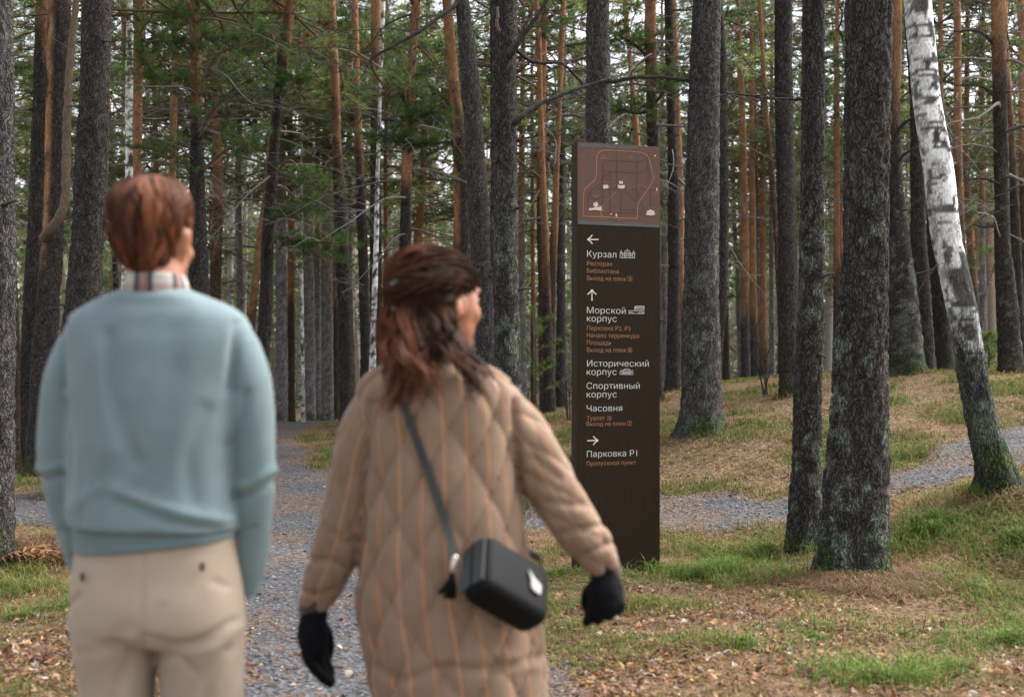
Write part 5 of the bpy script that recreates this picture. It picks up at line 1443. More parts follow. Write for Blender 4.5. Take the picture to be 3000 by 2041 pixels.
def fuse(pieces, voxel, smooth=6, fac=0.5):
    """one continuous skin over overlapping closed pieces"""
    a = Acc()
    for V, T, Q in pieces:
        a.add(V, T, Q)
    o = ob('fuse_tmp', a.mesh('fuse_tmp', []))
    m = o.modifiers.new('r', 'REMESH'); m.mode = 'VOXEL'; m.voxel_size = voxel; m.adaptivity = 0.0
    s = o.modifiers.new('s', 'SMOOTH'); s.iterations = smooth; s.factor = fac
    dg = bpy.context.evaluated_depsgraph_get(); dg.update()
    me = bpy.data.meshes.new_from_object(o.evaluated_get(dg))
    old = o.data
    bpy.data.objects.remove(o); bpy.data.meshes.remove(old)
    n = len(me.vertices); V = np.empty(n * 3); me.vertices.foreach_get('co', V); V = V.reshape(-1, 3)
    N = np.empty(n * 3); me.vertices.foreach_get('normal', N); N = N.reshape(-1, 3)
    lt = np.empty(len(me.polygons), int); me.polygons.foreach_get('loop_total', lt)
    li = np.empty(len(me.loops), int); me.loops.foreach_get('vertex_index', li)
    ls = np.empty(len(me.polygons), int); me.polygons.foreach_get('loop_start', ls)
    F = [np.stack([li[ls[lt == k] + q] for q in range(k)], 1) for k in (3, 4) if (lt == k).any()]
    bpy.data.meshes.remove(me)
    return V, N, F

def cloth_mat(name, rough=0.9, weave=900.0, bump=0.25, sheen=0.3, noise=0.08, rib=0.0):
    m, nt, b, L = new_mat(name)
    at = nd(nt, 'ShaderNodeAttribute', attribute_name='Col'); tc = nd(nt, 'ShaderNodeTexCoord')
    nz = nd(nt, 'ShaderNodeTexNoise'); nz.inputs['Scale'].default_value = 14; nz.inputs['Detail'].default_value = 6; L.new(tc.outputs['Object'], nz.inputs['Vector'])
    mr = nd(nt, 'ShaderNodeMapRange'); mr.inputs[1].default_value = 0.3; mr.inputs[2].default_value = 0.7; mr.inputs[3].default_value = 1 - noise; mr.inputs[4].default_value = 1 + noise; L.new(nz.outputs[0], mr.inputs[0])
    sc = nd(nt, 'ShaderNodeVectorMath', operation='SCALE'); L.new(at.outputs['Color'], sc.inputs[0]); L.new(mr.outputs[0], sc.inputs['Scale']); L.new(sc.outputs[0], b.inputs['Base Color'])
    b.inputs['Roughness'].default_value = rough; b.inputs['Specular IOR Level'].default_value = 0.15
    b.inputs['Sheen Weight'].default_value = sheen; b.inputs['Sheen Roughness'].default_value = 0.6
    wv = nd(nt, 'ShaderNodeTexNoise'); wv.inputs['Scale'].default_value = weave; wv.inputs['Detail'].default_value = 2; L.new(tc.outputs['Object'], wv.inputs['Vector'])
    bp = nd(nt, 'ShaderNodeBump'); bp.inputs['Strength'].default_value = bump; bp.inputs['Distance'].default_value = 0.002; L.new(wv.outputs[0], bp.inputs['Height']); L.new(bp.outputs[0], b.inputs['Normal'])
    return m
M_KNIT = cloth_mat('knit_wool', 0.95, 420, 0.9, 0.25, 0.09)
M_COTTON = cloth_mat('cotton_twill', 0.9, 1200, 0.2, 0.15, 0.05)
M_WOOL = cloth_mat('black_wool', 0.95, 500, 0.5, 0.0)
M_HAIR = mat_col('hair', 0.62, 0.35, 150, spec=0.2)
def skin_mat():
    m, nt, b, L = new_mat('skin')
    tc = nd(nt, 'ShaderNodeTexCoord'); nz = nd(nt, 'ShaderNodeTexNoise'); nz.inputs['Scale'].default_value = 40; L.new(tc.outputs['Object'], nz.inputs['Vector'])
    cr = nd(nt, 'ShaderNodeValToRGB'); cr.color_ramp.elements[0].color = (0.33, 0.128, 0.074, 1); cr.color_ramp.elements[1].color = (0.41, 0.175, 0.105, 1); L.new(nz.outputs[0], cr.inputs[0])
    L.new(cr.outputs[0], b.inputs['Base Color']); b.inputs['Roughness'].default_value = 0.5; b.inputs['Subsurface Weight'].default_value = 0.1; b.inputs['Subsurface Radius'].default_value = (0.02, 0.008, 0.004)
    return m
M_SKIN = skin_mat()
M_EYE = flat_mat('eye', (0.30, 0.24, 0.20), 0.25)
M_LEATHER = flat_mat('black_leather', (0.004, 0.004, 0.005), 0.65, 0.2, 90, 0.15)
M_LEATHER2 = flat_mat('grey_and_lit_leather', (0.040, 0.044, 0.042), 0.55, 0.15, 90, 0.35)
M_METAL = flat_mat('pale_metal', (0.62, 0.55, 0.48), 0.35, 0, 1, 0.5, 0.6)
M_SHOE = flat_mat('shoe', (0.06, 0.035, 0.022), 0.5, 0.2, 60)
M_CLIP = flat_mat('clip_horn', (0.26, 0.24, 0.20), 0.4, 0.25, 80)
M_MARK = flat_mat('emblem_print', (0.40, 0.375, 0.35), 0.6)
M_DARKBTN = flat_mat('dark_button', (0.075, 0.05, 0.035), 0.5)

def head_pieces(c, yaw, s=1.0, tilt=0.0):
    """skull, jaw, nose, brow, lips, ears; face looks along +Y turned by yaw (clockwise from above)"""
    M = (Matrix.Rotation(-yaw, 3, 'Z') @ Matrix.Rotation(tilt, 3, 'X'))
    A = np.array(M)
    L = []
    def e(cc, rr, R=None):
        V, T, Q = ellipsoid(cc, rr, R); L.append(((V * s) @ A.T + c, T, Q))
    e((0, -0.012, 0.028), (0.074, 0.094, 0.094)); e((0, 0.03, 0.0), (0.066, 0.066, 0.085)); e((0, 0.040, -0.055), (0.054, 0.054, 0.062))
    e((0, 0.074, -0.098), (0.026, 0.022, 0.020)); e((0, 0.086, 0.028), (0.050, 0.016, 0.012)); e((0.032, 0.072, -0.030), (0.026, 0.022, 0.026)); e((-0.032, 0.072, -0.030), (0.026, 0.022, 0.026))
    V, T, Q = limb_tube([(0, 0.088, 0.016, 0.007), (0, 0.100, -0.010, 0.009), (0, 0.110, -0.030, 0.012)], 12); L.append(((V * s) @ A.T + c, T, Q))
    e((0, 0.094, -0.036), (0.016, 0.012, 0.008)); e((0, 0.088, -0.062), (0.024, 0.010, 0.006)); e((0, 0.085, -0.072), (0.021, 0.010, 0.007))
    for sx in (-1, 1):
        e((sx * 0.077, -0.004, -0.012), (0.010, 0.021, 0.034), Matrix.Rotation(sx * -0.35, 3, 'Z')); e((sx * 0.083, -0.012, 0.002), (0.008, 0.016, 0.020), Matrix.Rotation(sx * -0.5, 3, 'Z'))
    eyes = [tuple((np.array((sx * 0.031, 0.079, 0.004)) * s) @ A.T + c) for sx in (-1, 1)]
    return L, eyes, A

def ridge(p, lines, to_px):
    """relief from crease lines drawn on the back: lines = (points, width_px, amplitude_m)"""
    q = to_px(p)
    out = np.zeros(len(p))
    for pts, w, amp in lines:
        S = resample(np.array(pts, float), 24)
        d = np.full(len(p), 1e9)
        for k in range(len(S) - 1):
            a, b = S[k], S[k + 1]; ab = b - a
            t = np.clip(((q - a) @ ab) / (ab @ ab), 0, 1)
            d = np.minimum(d, np.linalg.norm(q - a - t[:, None] * ab, axis=1))
        out += amp * np.exp(-(d / w) ** 2)
    return out

def surf_y(V, x, z, r=0.02):
    m = (np.abs(V[:, 0] - x) < r) & (np.abs(V[:, 2] - z) < r)
    return V[m, 1].min() if m.any() else None

def strands(name, guides_groups, mat, parent, seed, to_w):
    """locks of hair: each group = (guides, count, width, dark colour, light colour, jitter)"""
    rng = np.random.default_rng(seed)
    a = Acc()
    for guides, cnt, width, c0, c1, jit in guides_groups:
        G = np.array([resample(np.array(g, float), 14) for g in guides])
        for k in range(cnt):
            if k % 9 == 0:                                  # a new lock: nine hairs share its course and tone
                f0 = rng.uniform(0, len(G) - 1); j0 = rng.normal(0, 1, 3) * jit * (2.0 if rng.uniform() < 0.12 else 1.1); tone = rng.uniform() ** 1.3
                wv = (rng.uniform(3, 9), rng.uniform(0, 6), rng.normal(0, 0.9, 3))
            f = np.clip(f0 + rng.normal(0, 0.10), 0, len(G) - 1); i = int(min(f, len(G) - 2)); t = f - i
            S = G[i] * (1 - t) + G[i + 1] * t
            j = j0 + rng.normal(0, 0.35, 3) * jit
            wob = np.sin(np.linspace(0, wv[0], 14) + wv[1])[:, None] * wv[2] * jit * 1.7 * np.linspace(0.2, 1.2, 14)[:, None]
            P = to_w(S) + (j + wob) * np.linspace(0.5, 1, 14)[:, None]
            u0 = int(rng.integers(0, 4)); P = P[u0:14 - int(rng.integers(0, 3))]
            n = len(P)
            w = width * rng.uniform(0.5, 1.3) * np.sin(np.linspace(0.35, 3.0, n)) ** 0.6
            V, T, Q = tube(P, np.maximum(w, 0.0004), 3, False, 0.6)
            a.add(V, T, Q, mix(c0, c1, np.clip(tone + rng.normal(0, 0.07), 0, 1)))
    return ob(name, a.mesh(name, [mat]), parent)

# ================================================================== person in the pale blue sweater
DM = 2.52
def mw(px, py, dy=0.0):
    return np.array([(px - CX) * DM / F_PX, DM + dy, CAM_Z - (py - HY) * DM / F_PX])
def mpx(V):
    return np.stack([CX + V[:, 0] * F_PX / DM, HY + (CAM_Z - V[:, 2]) * F_PX / DM], 1)
def mrow(py, xl, xr, ry, cy=0.0, tilt=0.0):
    a, b = mw(xl, py), mw(xr, py)
    return ((a[0] + b[0]) / 2, DM + cy, a[2], (b[0] - a[0]) / 2, ry, tilt)
def mlimb(rows):
    return [(*mw(px, py, dy), r) for px, py, dy, r in rows]
man = thing('person', 'person in pale blue sweater and beige trousers seen from behind, hands in pockets', 'person', (mw(460, 1100)[0], DM, 0.0))
MO = np.array(man.location)
def mpart(name, V, F, mats, col, parent=None, smooth=True):
    return ob(name, mesh_np(name, V - MO, F, mats, None, col, smooth), parent or man)

hl, eyes_, _ = head_pieces(mw(449, 694, 0.0), math.radians(12), 0.97)
ground_z = 0.0
lf_a, rt_a = mw(330, 1100), mw(590, 1100)
body_p = hl + [limb_tube(mlimb([(452, 740, -0.01, 0.056), (456, 800, -0.015, 0.058), (460, 880, -0.01, 0.07)])),
    loft([mrow(880, 380, 540, 0.06), mrow(960, 280, 640, 0.080), mrow(1100, 245, 670, 0.10), mrow(1350, 245, 665, 0.095), mrow(1600, 255, 675, 0.10), mrow(1800, 250, 690, 0.10), mrow(1870, 300, 650, 0.07)], 36, 40),
    limb_tube(mlimb([(250, 1050, 0, 0.036), (178, 1320, 0.01, 0.036), (244, 1620, 0.03, 0.022), (285, 1700, 0.03, 0.024), (300, 1750, 0.03, 0.02)])),
    limb_tube(mlimb([(676, 1050, 0, 0.036), (752, 1330, 0.01, 0.036), (704, 1620, 0.03, 0.022), (655, 1700, 0.03, 0.024), (640, 1750, 0.03, 0.02)])),
    limb_tube([(*mw(352, 1790), 0.075), (*mw(345, 2041, 0.0), 0.065), (mw(345, 0)[0], DM - 0.02, 0.47, 0.048), (mw(340, 0)[0], DM - 0.06, 0.09, 0.036), (mw(340, 0)[0], DM + 0.02, 0.05, 0.03)]),
    limb_tube([(*mw(592, 1790), 0.075), (*mw(588, 2041, 0.02), 0.065), (mw(588, 0)[0], DM + 0.08, 0.47, 0.048), (mw(586, 0)[0], DM + 0.10, 0.09, 0.036), (mw(586, 0)[0], DM + 0.18, 0.05, 0.03)])]
V, N, F = fuse(body_p, 0.0085, 3)
ob('body', mesh_np('body', V - MO, F, [M_SKIN]), man)
for e in eyes_:
    Ve, Te, Qe = ellipsoid(e, (0.012,) * 3, None, 10); ob('eye', mesh_np('eye', Ve - MO, [Te, Qe], [M_EYE]), man)

# sweater: body and sleeves in one knit, a ribbed waistband under it
sw = [loft([mrow(838, 385, 540, 0.055, -0.005), mrow(850, 362, 560, 0.066, -0.005), mrow(870, 318, 606, 0.082, -0.006), mrow(895, 258, 668, 0.093), mrow(925, 214, 710, 0.104), mrow(960, 196, 732, 0.112), mrow(1010, 196, 732, 0.122), mrow(1100, 205, 712, 0.130), mrow(1250, 208, 696, 0.132, -0.005), mrow(1400, 207, 692, 0.130, -0.006),
            mrow(1500, 210, 700, 0.136, -0.006, -0.01), mrow(1530, 214, 703, 0.139, -0.006, -0.02), mrow(1546, 222, 698, 0.132, -0.005, -0.03), mrow(1548, 240, 680, 0.11, -0.005, -0.03)], 64, 60, 2.4),
      limb_tube(mlimb([(246, 1030, 0, 0.059), (206, 1120, -0.005, 0.056), (186, 1230, -0.008, 0.050), (178, 1320, -0.01, 0.046), (190, 1420, 0.0, 0.047), (214, 1550, 0.02, 0.043), (236, 1660, 0.035, 0.037), (250, 1712, 0.04, 0.030)])),
      limb_tube(mlimb([(682, 1030, 0, 0.059), (719, 1120, -0.005, 0.055), (739, 1230, -0.008, 0.049), (748, 1330, -0.01, 0.043), (745, 1430, 0.0, 0.043), (730, 1560, 0.02, 0.040), (718, 1660, 0.035, 0.036), (708, 1718, 0.04, 0.028)]))]
V, N, F = fuse(sw, 0.006, 5)
cre = [([(372, 990), (385, 1120), (420, 1240), (455, 1330)], 22, -0.010), ([(330, 960), (345, 1100), (380, 1300)], 34, 0.005), ([(560, 990), (545, 1120), (520, 1300), (500, 1450)], 40, -0.004), ([(212, 945), (214, 1040), (222, 1130)], 12, -0.006), ([(712, 950), (704, 1050), (698, 1140)], 12, -0.009),
       ([(400, 1420), (540, 1470), (685, 1512)], 16, 0.007), ([(420, 1450), (560, 1505), (660, 1530)], 14, -0.006), ([(300, 1340), (302, 1520)], 9, -0.0035), ([(360, 1360), (362, 1530)], 9, -0.0035), ([(640, 1200), (600, 1330), (610, 1450)], 26, -0.007), ([(230, 1180), (250, 1300), (240, 1420)], 20, -0.006),
       ([(106, 1392), (150, 1402), (205, 1385)], 12, -0.007), ([(110, 1362), (160, 1372), (205, 1358)], 12, 0.006), ([(700, 1452), (750, 1440), (806, 1405)], 12, -0.008), ([(704, 1420), (750, 1410), (806, 1372)], 13, 0.007), ([(690, 1300), (720, 1230), (735, 1150)], 14, -0.007), ([(250, 1480), (330, 1420), (420, 1400)], 18, 0.004),
       ([(170, 1560), (215, 1548)], 10, -0.004), ([(192, 1640), (236, 1626)], 9, -0.004), ([(700, 1560), (752, 1540)], 9, -0.005)]
back = sstep(0.06, -0.03, V[:, 1] - DM)
V = V + N * (ridge(V, cre, mpx) * back + (fbm(V * [7, 7, 3.5], 201, 3) - 0.5) * 0.010)[:, None]
c = np.repeat(np.array([[0.152, 0.212, 0.224]]), len(V), 0) * (0.96 + 0.08 * fbm(V * 30, 205, 2))[:, None]
sweater = mpart('sweater', V, F, [M_KNIT], c)
SWV = V
Vb, Tb, Qb = loft([mrow(1530, 232, 692, 0.120, -0.004, 0.0), mrow(1556, 230, 696, 0.124, -0.004, 0.01), mrow(1588, 233, 694, 0.124, -0.004, 0.10), mrow(1592, 240, 688, 0.116, -0.004, 0.10)], 200, 16, 2.4)
rad = np.stack([Vb[:, 0] - mw(463, 0)[0], Vb[:, 1] - DM, 0 * Vb[:, 0]], 1); rad /= np.linalg.norm(rad, axis=1)[:, None] + 1e-9
Vb = Vb + rad * (0.0016 * (np.arange(len(Vb)) % 2))[:, None]
mpart('waistband', Vb, [Tb, Qb], [M_KNIT], np.repeat(np.array([[0.128, 0.185, 0.198]]), len(Vb), 0), sweater)
# plaid shirt collar
Vc, Tc, Qc = loft([mrow(868, 355, 562, 0.078, -0.004), mrow(850, 366, 556, 0.074, -0.008), mrow(825, 374, 550, 0.069, -0.012), mrow(808, 382, 543, 0.066, -0.014), mrow(805, 388, 538, 0.060, -0.014), mrow(822, 395, 530, 0.055, -0.012)], 220, 26, 2.2)
th = np.arctan2(Vc[:, 1] - DM, Vc[:, 0] - mw(460, 0)[0]); s_ = (th + math.pi) * 0.068
k = np.mod(s_ + 0.012, 0.068)
c = np.repeat(np.array([[0.44, 0.42, 0.385]]), len(Vc), 0)
c[(k > 0.030) & (k < 0.040)] = (0.06, 0.055, 0.07); c[(k > 0.040) & (k < 0.054)] = (0.29, 0.19, 0.17); c[(k > 0.054) & (k < 0.064)] = (0.07, 0.06, 0.075)
low = mpx(Vc)[:, 1] > 838
c[low] = c[low] * np.array((0.75, 0.60, 0.58))
mpart('shirt_collar', Vc, [Tc, Qc], [M_COTTON], c)
# trousers
lx, rx = mw(345, 0)[0], mw(590, 0)[0]
tr = [loft([mrow(1560, 240, 690, 0.108, -0.003), mrow(1600, 236, 694, 0.116, -0.003), mrow(1680, 228, 706, 0.122, -0.008), mrow(1760, 222, 716, 0.128, -0.014), mrow(1830, 222, 720, 0.126, -0.012), mrow(1872, 260, 690, 0.10, 0.0)], 64, 40, 2.5),
      ellipsoid(mw(352, 1755, -0.040), (0.084, 0.085, 0.115)), ellipsoid(mw(588, 1755, -0.040), (0.084, 0.085, 0.115)),
      loft([mrow(1800, 226, 464, 0.110, -0.016), mrow(1870, 232, 462, 0.108, -0.012), mrow(1950, 238, 456, 0.100), mrow(2041, 243, 446, 0.092), (lx, DM - 0.02, 0.48, 0.066, 0.072), (lx - 0.004, DM - 0.055, 0.25, 0.062, 0.068), (lx - 0.005, DM - 0.06, 0.05, 0.058, 0.066)], 44, 60, 2.3),
      loft([mrow(1800, 474, 718, 0.105, -0.01), mrow(1870, 477, 716, 0.104, -0.006), mrow(1950, 474, 712, 0.098, 0.006), mrow(2041, 471, 707, 0.092, 0.015), (rx, DM + 0.06, 0.48, 0.066, 0.072), (rx, DM + 0.09, 0.25, 0.062, 0.068), (rx, DM + 0.10, 0.05, 0.058, 0.066)], 44, 60, 2.3)]
V, N, F = fuse(tr, 0.0065, 5)
cre = [([(470, 1600), (471, 1700), (472, 1800), (470, 1880)], 8, -0.003), ([(480, 1840), (505, 1775), (525, 1740)], 16, -0.003), ([(482, 1825), (560, 1846), (630, 1838), (705, 1800)], 14, -0.006), ([(490, 1860), (570, 1880), (650, 1868), (715, 1830)], 16, 0.003), ([(460, 1850), (400, 1850), (330, 1870), (280, 1880)], 16, -0.003),
       ([(232, 1755), (260, 1735), (285, 1715)], 9, -0.009), ([(690, 1700), (660, 1680)], 9, -0.004), ([(500, 1900), (560, 1890), (600, 1930)], 14, -0.006), ([(690, 1880), (640, 1960), (620, 2040)], 16, -0.006), ([(430, 1880), (400, 1960), (360, 2041)], 18, -0.008), ([(260, 1900), (290, 1980), (275, 2060)], 18, 0.006), ([(440, 1800), (400, 1830), (380, 1960)], 24, -0.006),
       ([(280, 1620), (390, 1622)], 3, -0.0016), ([(540, 1615), (660, 1600)], 3, -0.0016)]
back = sstep(0.05, -0.03, V[:, 1] - DM)
V = V + N * (ridge(V, cre, mpx) * back + (fbm(V * [9, 9, 5], 211, 3) - 0.5) * 0.007)[:, None]
c = np.repeat(np.array([[0.365, 0.282, 0.213]]), len(V), 0) * (0.95 + 0.1 * fbm(V * 20, 213, 2))[:, None]
trousers = mpart('trousers', V, F, [M_COTTON], c)
for bx, by in ((300, 1662), (633, 1634)):
    p = mw(bx, by); y = surf_y(V, p[0], p[2])
    Ve, Te, Qe = ellipsoid((p[0], y - 0.001, p[2]), (0.0055, 0.003, 0.010), None, 10)
    ob('pocket_button', mesh_np('pocket_button', Ve - MO, [Te, Qe], [M_DARKBTN]), trousers)
for sx, sy in ((lx - 0.005, DM - 0.06), (rx, DM + 0.10)):
    Vs, N_, Fs = fuse([ellipsoid((sx, sy + 0.07, 0.045), (0.048, 0.135, 0.045)), ellipsoid((sx, sy - 0.01, 0.06), (0.042, 0.06, 0.058))], 0.006, 3)
    Vs[:, 2] = np.maximum(Vs[:, 2], 0.004); Vs[:, 2] += float(ground(sx, sy)[0])
    ob('shoe', mesh_np('shoe', Vs - MO, Fs, [M_SHOE]), man)
# hair: a cap and combed-down locks
cap = [mrow(518, 420, 480, 0.03, 0.0), mrow(528, 396, 502, 0.052, 0.0), mrow(548, 372, 526, 0.072, -0.004), mrow(585, 356, 540, 0.088, -0.012), mrow(640, 346, 545, 0.096, -0.014), mrow(690, 350, 534, 0.094, -0.016), mrow(740, 366, 518, 0.082, -0.018), mrow(785, 388, 508, 0.068, -0.020), mrow(812, 406, 498, 0.052, -0.020)]
Vh, Th, Qh = loft(cap, 48, 40, 2.1)
Vh = Vh + (fbm(Vh * 40, 220, 2) - 0.5)[:, None] * 0.008
hair = mpart('hair', Vh, [Th, Qh], [M_HAIR], np.repeat(np.array([[0.050, 0.021, 0.012]]), len(Vh), 0))
CR = resample(np.array(cap)[:, :5], 60)
def cap_pt(t, th, off):
    i = np.clip(t * 59, 0, 58.999); k = i.astype(int); f = (i - k)[:, None]
    R = CR[k] * (1 - f) + CR[k + 1] * f
    return np.stack([R[:, 0] + (R[:, 3] + off) * np.cos(th), R[:, 1] + (R[:, 4] + off) * np.sin(th), R[:, 2]], 1)
rng = np.random.default_rng(61)
a = Acc()
for k in range(150):                                       # tufts of locks that share a fall and a tone
    th0 = rng.uniform(-math.pi - 0.5, 0.5)
    t0 = rng.uniform(0.0, 0.55) ** 1.1; t1 = min(1.02, t0 + rng.uniform(0.28, 0.6))
    swp = rng.normal(0.05, 0.42); lift = rng.uniform(0.001, 0.008) + (rng.uniform() < 0.3) * rng.uniform(0.003, 0.010); tone = rng.uniform()
    flick = rng.uniform(0.006, 0.016) if rng.uniform() < 0.35 else 0.0
    for q in range(13):
        n = 10
        tt = np.clip(np.linspace(t0, t1 + rng.normal(0, 0.03), n), 0, 1)
        s_ = np.linspace(0, 1, n)
        th = th0 + rng.normal(0, 0.10) * (1 - 0.6 * s_) + swp * s_ ** 2 + 0.02 * np.sin(s_ * 9 + q)
        off = 0.001 + lift * np.sin(np.linspace(0.3, 2.7, n)) * rng.uniform(0.6, 1.2) + flick * s_ ** 3
        P = cap_pt(tt, th, off)
        w = rng.uniform(0.0010, 0.0028) * np.sin(np.linspace(0.4, 3.0, n)) ** 0.7
        V_, T_, Q_ = tube(P, np.maximum(w, 0.0004), 3, False, 0.6)
        low_ = sstep(0.5, 0.9, np.array([tt.mean()]))[0]
        cc = mix((0.24, 0.080, 0.032), (0.045, 0.018, 0.011), np.clip(tone ** 0.8 + rng.normal(0, 0.08) + low_ * 0.35, 0, 1))
        a.add(V_ - MO, T_, Q_, cc)
ob('hair_locks', a.mesh('hair_locks', [M_HAIR]), hair)
# ================================================================== person in the striped quilted coat
DW = 2.80
def ww(px, py, dy=0.0):
    d = DW + dy
    return np.array([(px - CX) * d / F_PX, d, CAM_Z - (py - HY) * d / F_PX])
def wpx(V):
    return np.stack([CX + V[:, 0] * F_PX / V[:, 1], HY + (CAM_Z - V[:, 2]) * F_PX / V[:, 1]], 1)
def wrow(py, xl, xr, ry, cy=0.0, tilt=0.0):
    a, b = ww(xl, py), ww(xr, py)
    return ((a[0] + b[0]) / 2, DW + cy, a[2], (b[0] - a[0]) / 2, ry, tilt)
def wlimb(rows):
    return [(*ww(px, py, dy), r) for px, py, dy, r in rows]
woman = thing('person', 'person in long quilted brown striped coat and black gloves, head turned to the right', 'person', (ww(1300, 1100)[0], DW, 0.0))
WO = np.array(woman.location)
def wpart(name, V, F, mats, col=None, parent=None, smooth=True, attrs=None):
    return ob(name, mesh_np(name, V - WO, F, mats, None, col, smooth, attrs), parent or woman)
YAW_W = math.radians(46)
hl, eyes_, AW = head_pieces(ww(1292, 882, 0.0), YAW_W, 0.97, 0.0)
armL = [(1112, 1200, 0.0, 0.064), (1062, 1290, -0.005, 0.060), (1032, 1420, -0.005, 0.056), (992, 1590, 0.0, 0.055), (954, 1690, 0.01, 0.048), (930, 1748, 0.015, 0.040)]
armR = [(1452, 1200, 0.0, 0.067), (1535, 1290, -0.005, 0.063), (1596, 1395, -0.005, 0.061), (1664, 1502, 0.0, 0.057), (1730, 1594, 0.01, 0.050), (1760, 1640, 0.015, 0.041)]
inner = lambda rows: [(a, b, c, r * 0.55) for a, b, c, r in rows]
body_p = hl + [ellipsoid(ww(1340, 906, -0.082), (0.011, 0.016, 0.028)), limb_tube(wlimb([(1270, 930, -0.015, 0.048), (1262, 1000, -0.02, 0.05), (1265, 1090, -0.01, 0.065)])),
    loft([wrow(1070, 1200, 1340, 0.05), wrow(1140, 1110, 1440, 0.075), wrow(1300, 1110, 1460, 0.085), wrow(1550, 1120, 1470, 0.08), wrow(1750, 1100, 1500, 0.10), wrow(1950, 1110, 1520, 0.10), wrow(2020, 1180, 1460, 0.07)], 36, 40),
    limb_tube(wlimb(inner(armL) + [(922, 1800, 0.015, 0.022), (920, 1850, 0.01, 0.024)])), limb_tube(wlimb(inner(armR) + [(1770, 1690, 0.012, 0.022), (1772, 1730, 0.0, 0.024)])),
    limb_tube([(*ww(1230, 1950), 0.08), (*ww(1232, 2250, 0.03), 0.06), (ww(1235, 0)[0], DW + 0.04, 0.28, 0.048), (ww(1235, 0)[0], DW + 0.05, 0.07, 0.036)]), limb_tube([(*ww(1400, 1950), 0.08), (*ww(1400, 2250, -0.03), 0.06), (ww(1400, 0)[0], DW - 0.08, 0.28, 0.048), (ww(1400, 0)[0], DW - 0.12, 0.09, 0.036)])]
V, N, F = fuse(body_p, 0.0085, 3)
ob('body', mesh_np('body', V - WO, F, [M_SKIN]), woman)
for e in eyes_:
    Ve, Te, Qe = ellipsoid(e, (0.012,) * 3, None, 10); ob('eye', mesh_np('eye', Ve - WO, [Te, Qe], [M_EYE]), woman)
trows = [wrow(1030, 1205, 1325, 0.055, -0.01), wrow(1045, 1180, 1350, 0.066, -0.01), wrow(1070, 1142, 1400, 0.082, -0.01), wrow(1100, 1085, 1462, 0.096, -0.008), wrow(1140, 1052, 1500, 0.112, -0.006), wrow(1200, 1050, 1518, 0.126, -0.004), wrow(1300, 1058, 1522, 0.136), wrow(1420, 1064, 1522, 0.145),
         wrow(1550, 1056, 1532, 0.155), wrow(1717, 1050, 1555, 0.168), wrow(1850, 1062, 1585, 0.174), wrow(2041, 1100, 1600, 0.178), wrow(2180, 1112, 1608, 0.178), wrow(2290, 1116, 1612, 0.174), wrow(2300, 1150, 1580, 0.15)]
V, N, F = fuse([loft(trows, 72, 80, 2.2), limb_tube(wlimb(armL)), limb_tube(wlimb(armR))], 0.0062, 5)
# which vertices are sleeve, and how far round the sleeve or the body each one lies
TR = resample(np.array(trows), 200)
zi = np.clip(np.searchsorted(-TR[:, 2], -V[:, 2]), 0, 199)
tx, ty = (V[:, 0] - TR[zi, 0]), (V[:, 1] - TR[zi, 1])
d_t = (np.hypot(tx / TR[zi, 3], ty / TR[zi, 4]) - 1) * 0.15
u = np.arctan2(ty / TR[zi, 4], tx / TR[zi, 3]) * 0.215
v = V[:, 2].copy()
best = d_t + 0.004
slv = np.zeros(len(V), bool)
for rows in (armL, armR):
    S = resample(np.array(wlimb(rows)), 60)
    D = np.linalg.norm(V[:, None] - S[None, :, :3], axis=2)
    kk = (D - S[None, :, 3]).argmin(1)
    da = D[np.arange(len(V)), kk] - S[kk, 3]
    T_, A_, B_ = frames(S[:, :3])
    rel = V - S[kk, :3]
    ua = np.arctan2((rel * B_[kk]).sum(1), (rel * A_[kk]).sum(1)) * 0.085
    is_a = da < best
    u = np.where(is_a, ua + 0.3, u); v = np.where(is_a, -kk * 0.0105, v)
    best = np.where(is_a, da, best); slv |= is_a
q1 = (u * 0.82 - v * 0.57) / 0.088; q2 = (u * 0.82 + v * 0.57) / 0.118
puff = 0.62 * np.abs(np.sin(np.pi * q1)) ** 0.42 + 0.38 * np.abs(np.sin(np.pi * q2)) ** 0.42
cre = [([(1090, 1180), (1078, 1280), (1072, 1420), (1062, 1560), (1056, 1700)], 10, -0.012), ([(1500, 1180), (1512, 1290), (1520, 1430)], 11, -0.014), ([(980, 1560), (1010, 1590), (1050, 1580)], 12, -0.008), ([(900, 1640), (960, 1640), (1010, 1660)], 10, -0.009), ([(880, 1730), (930, 1738), (980, 1728)], 8, -0.008), ([(1560, 1340), (1640, 1400)], 12, -0.007),
       ([(1600, 1470), (1700, 1480)], 12, -0.008), ([(1640, 1560), (1760, 1540)], 11, -0.009), ([(1690, 1630), (1790, 1590)], 9, -0.009), ([(1110, 1950), (1180, 1990), (1300, 1950), (1420, 1960), (1590, 1920)], 14, -0.010), ([(1300, 1940), (1420, 1915), (1560, 1950)], 20, 0.006)]
V = V + N * ((puff - 0.6) * np.where(slv, 0.013, 0.027) + ridge(V, cre, wpx) * sstep(0.06, -0.02, V[:, 1] - DW) + (fbm(V * 9, 231, 3) - 0.5) * 0.012)[:, None]
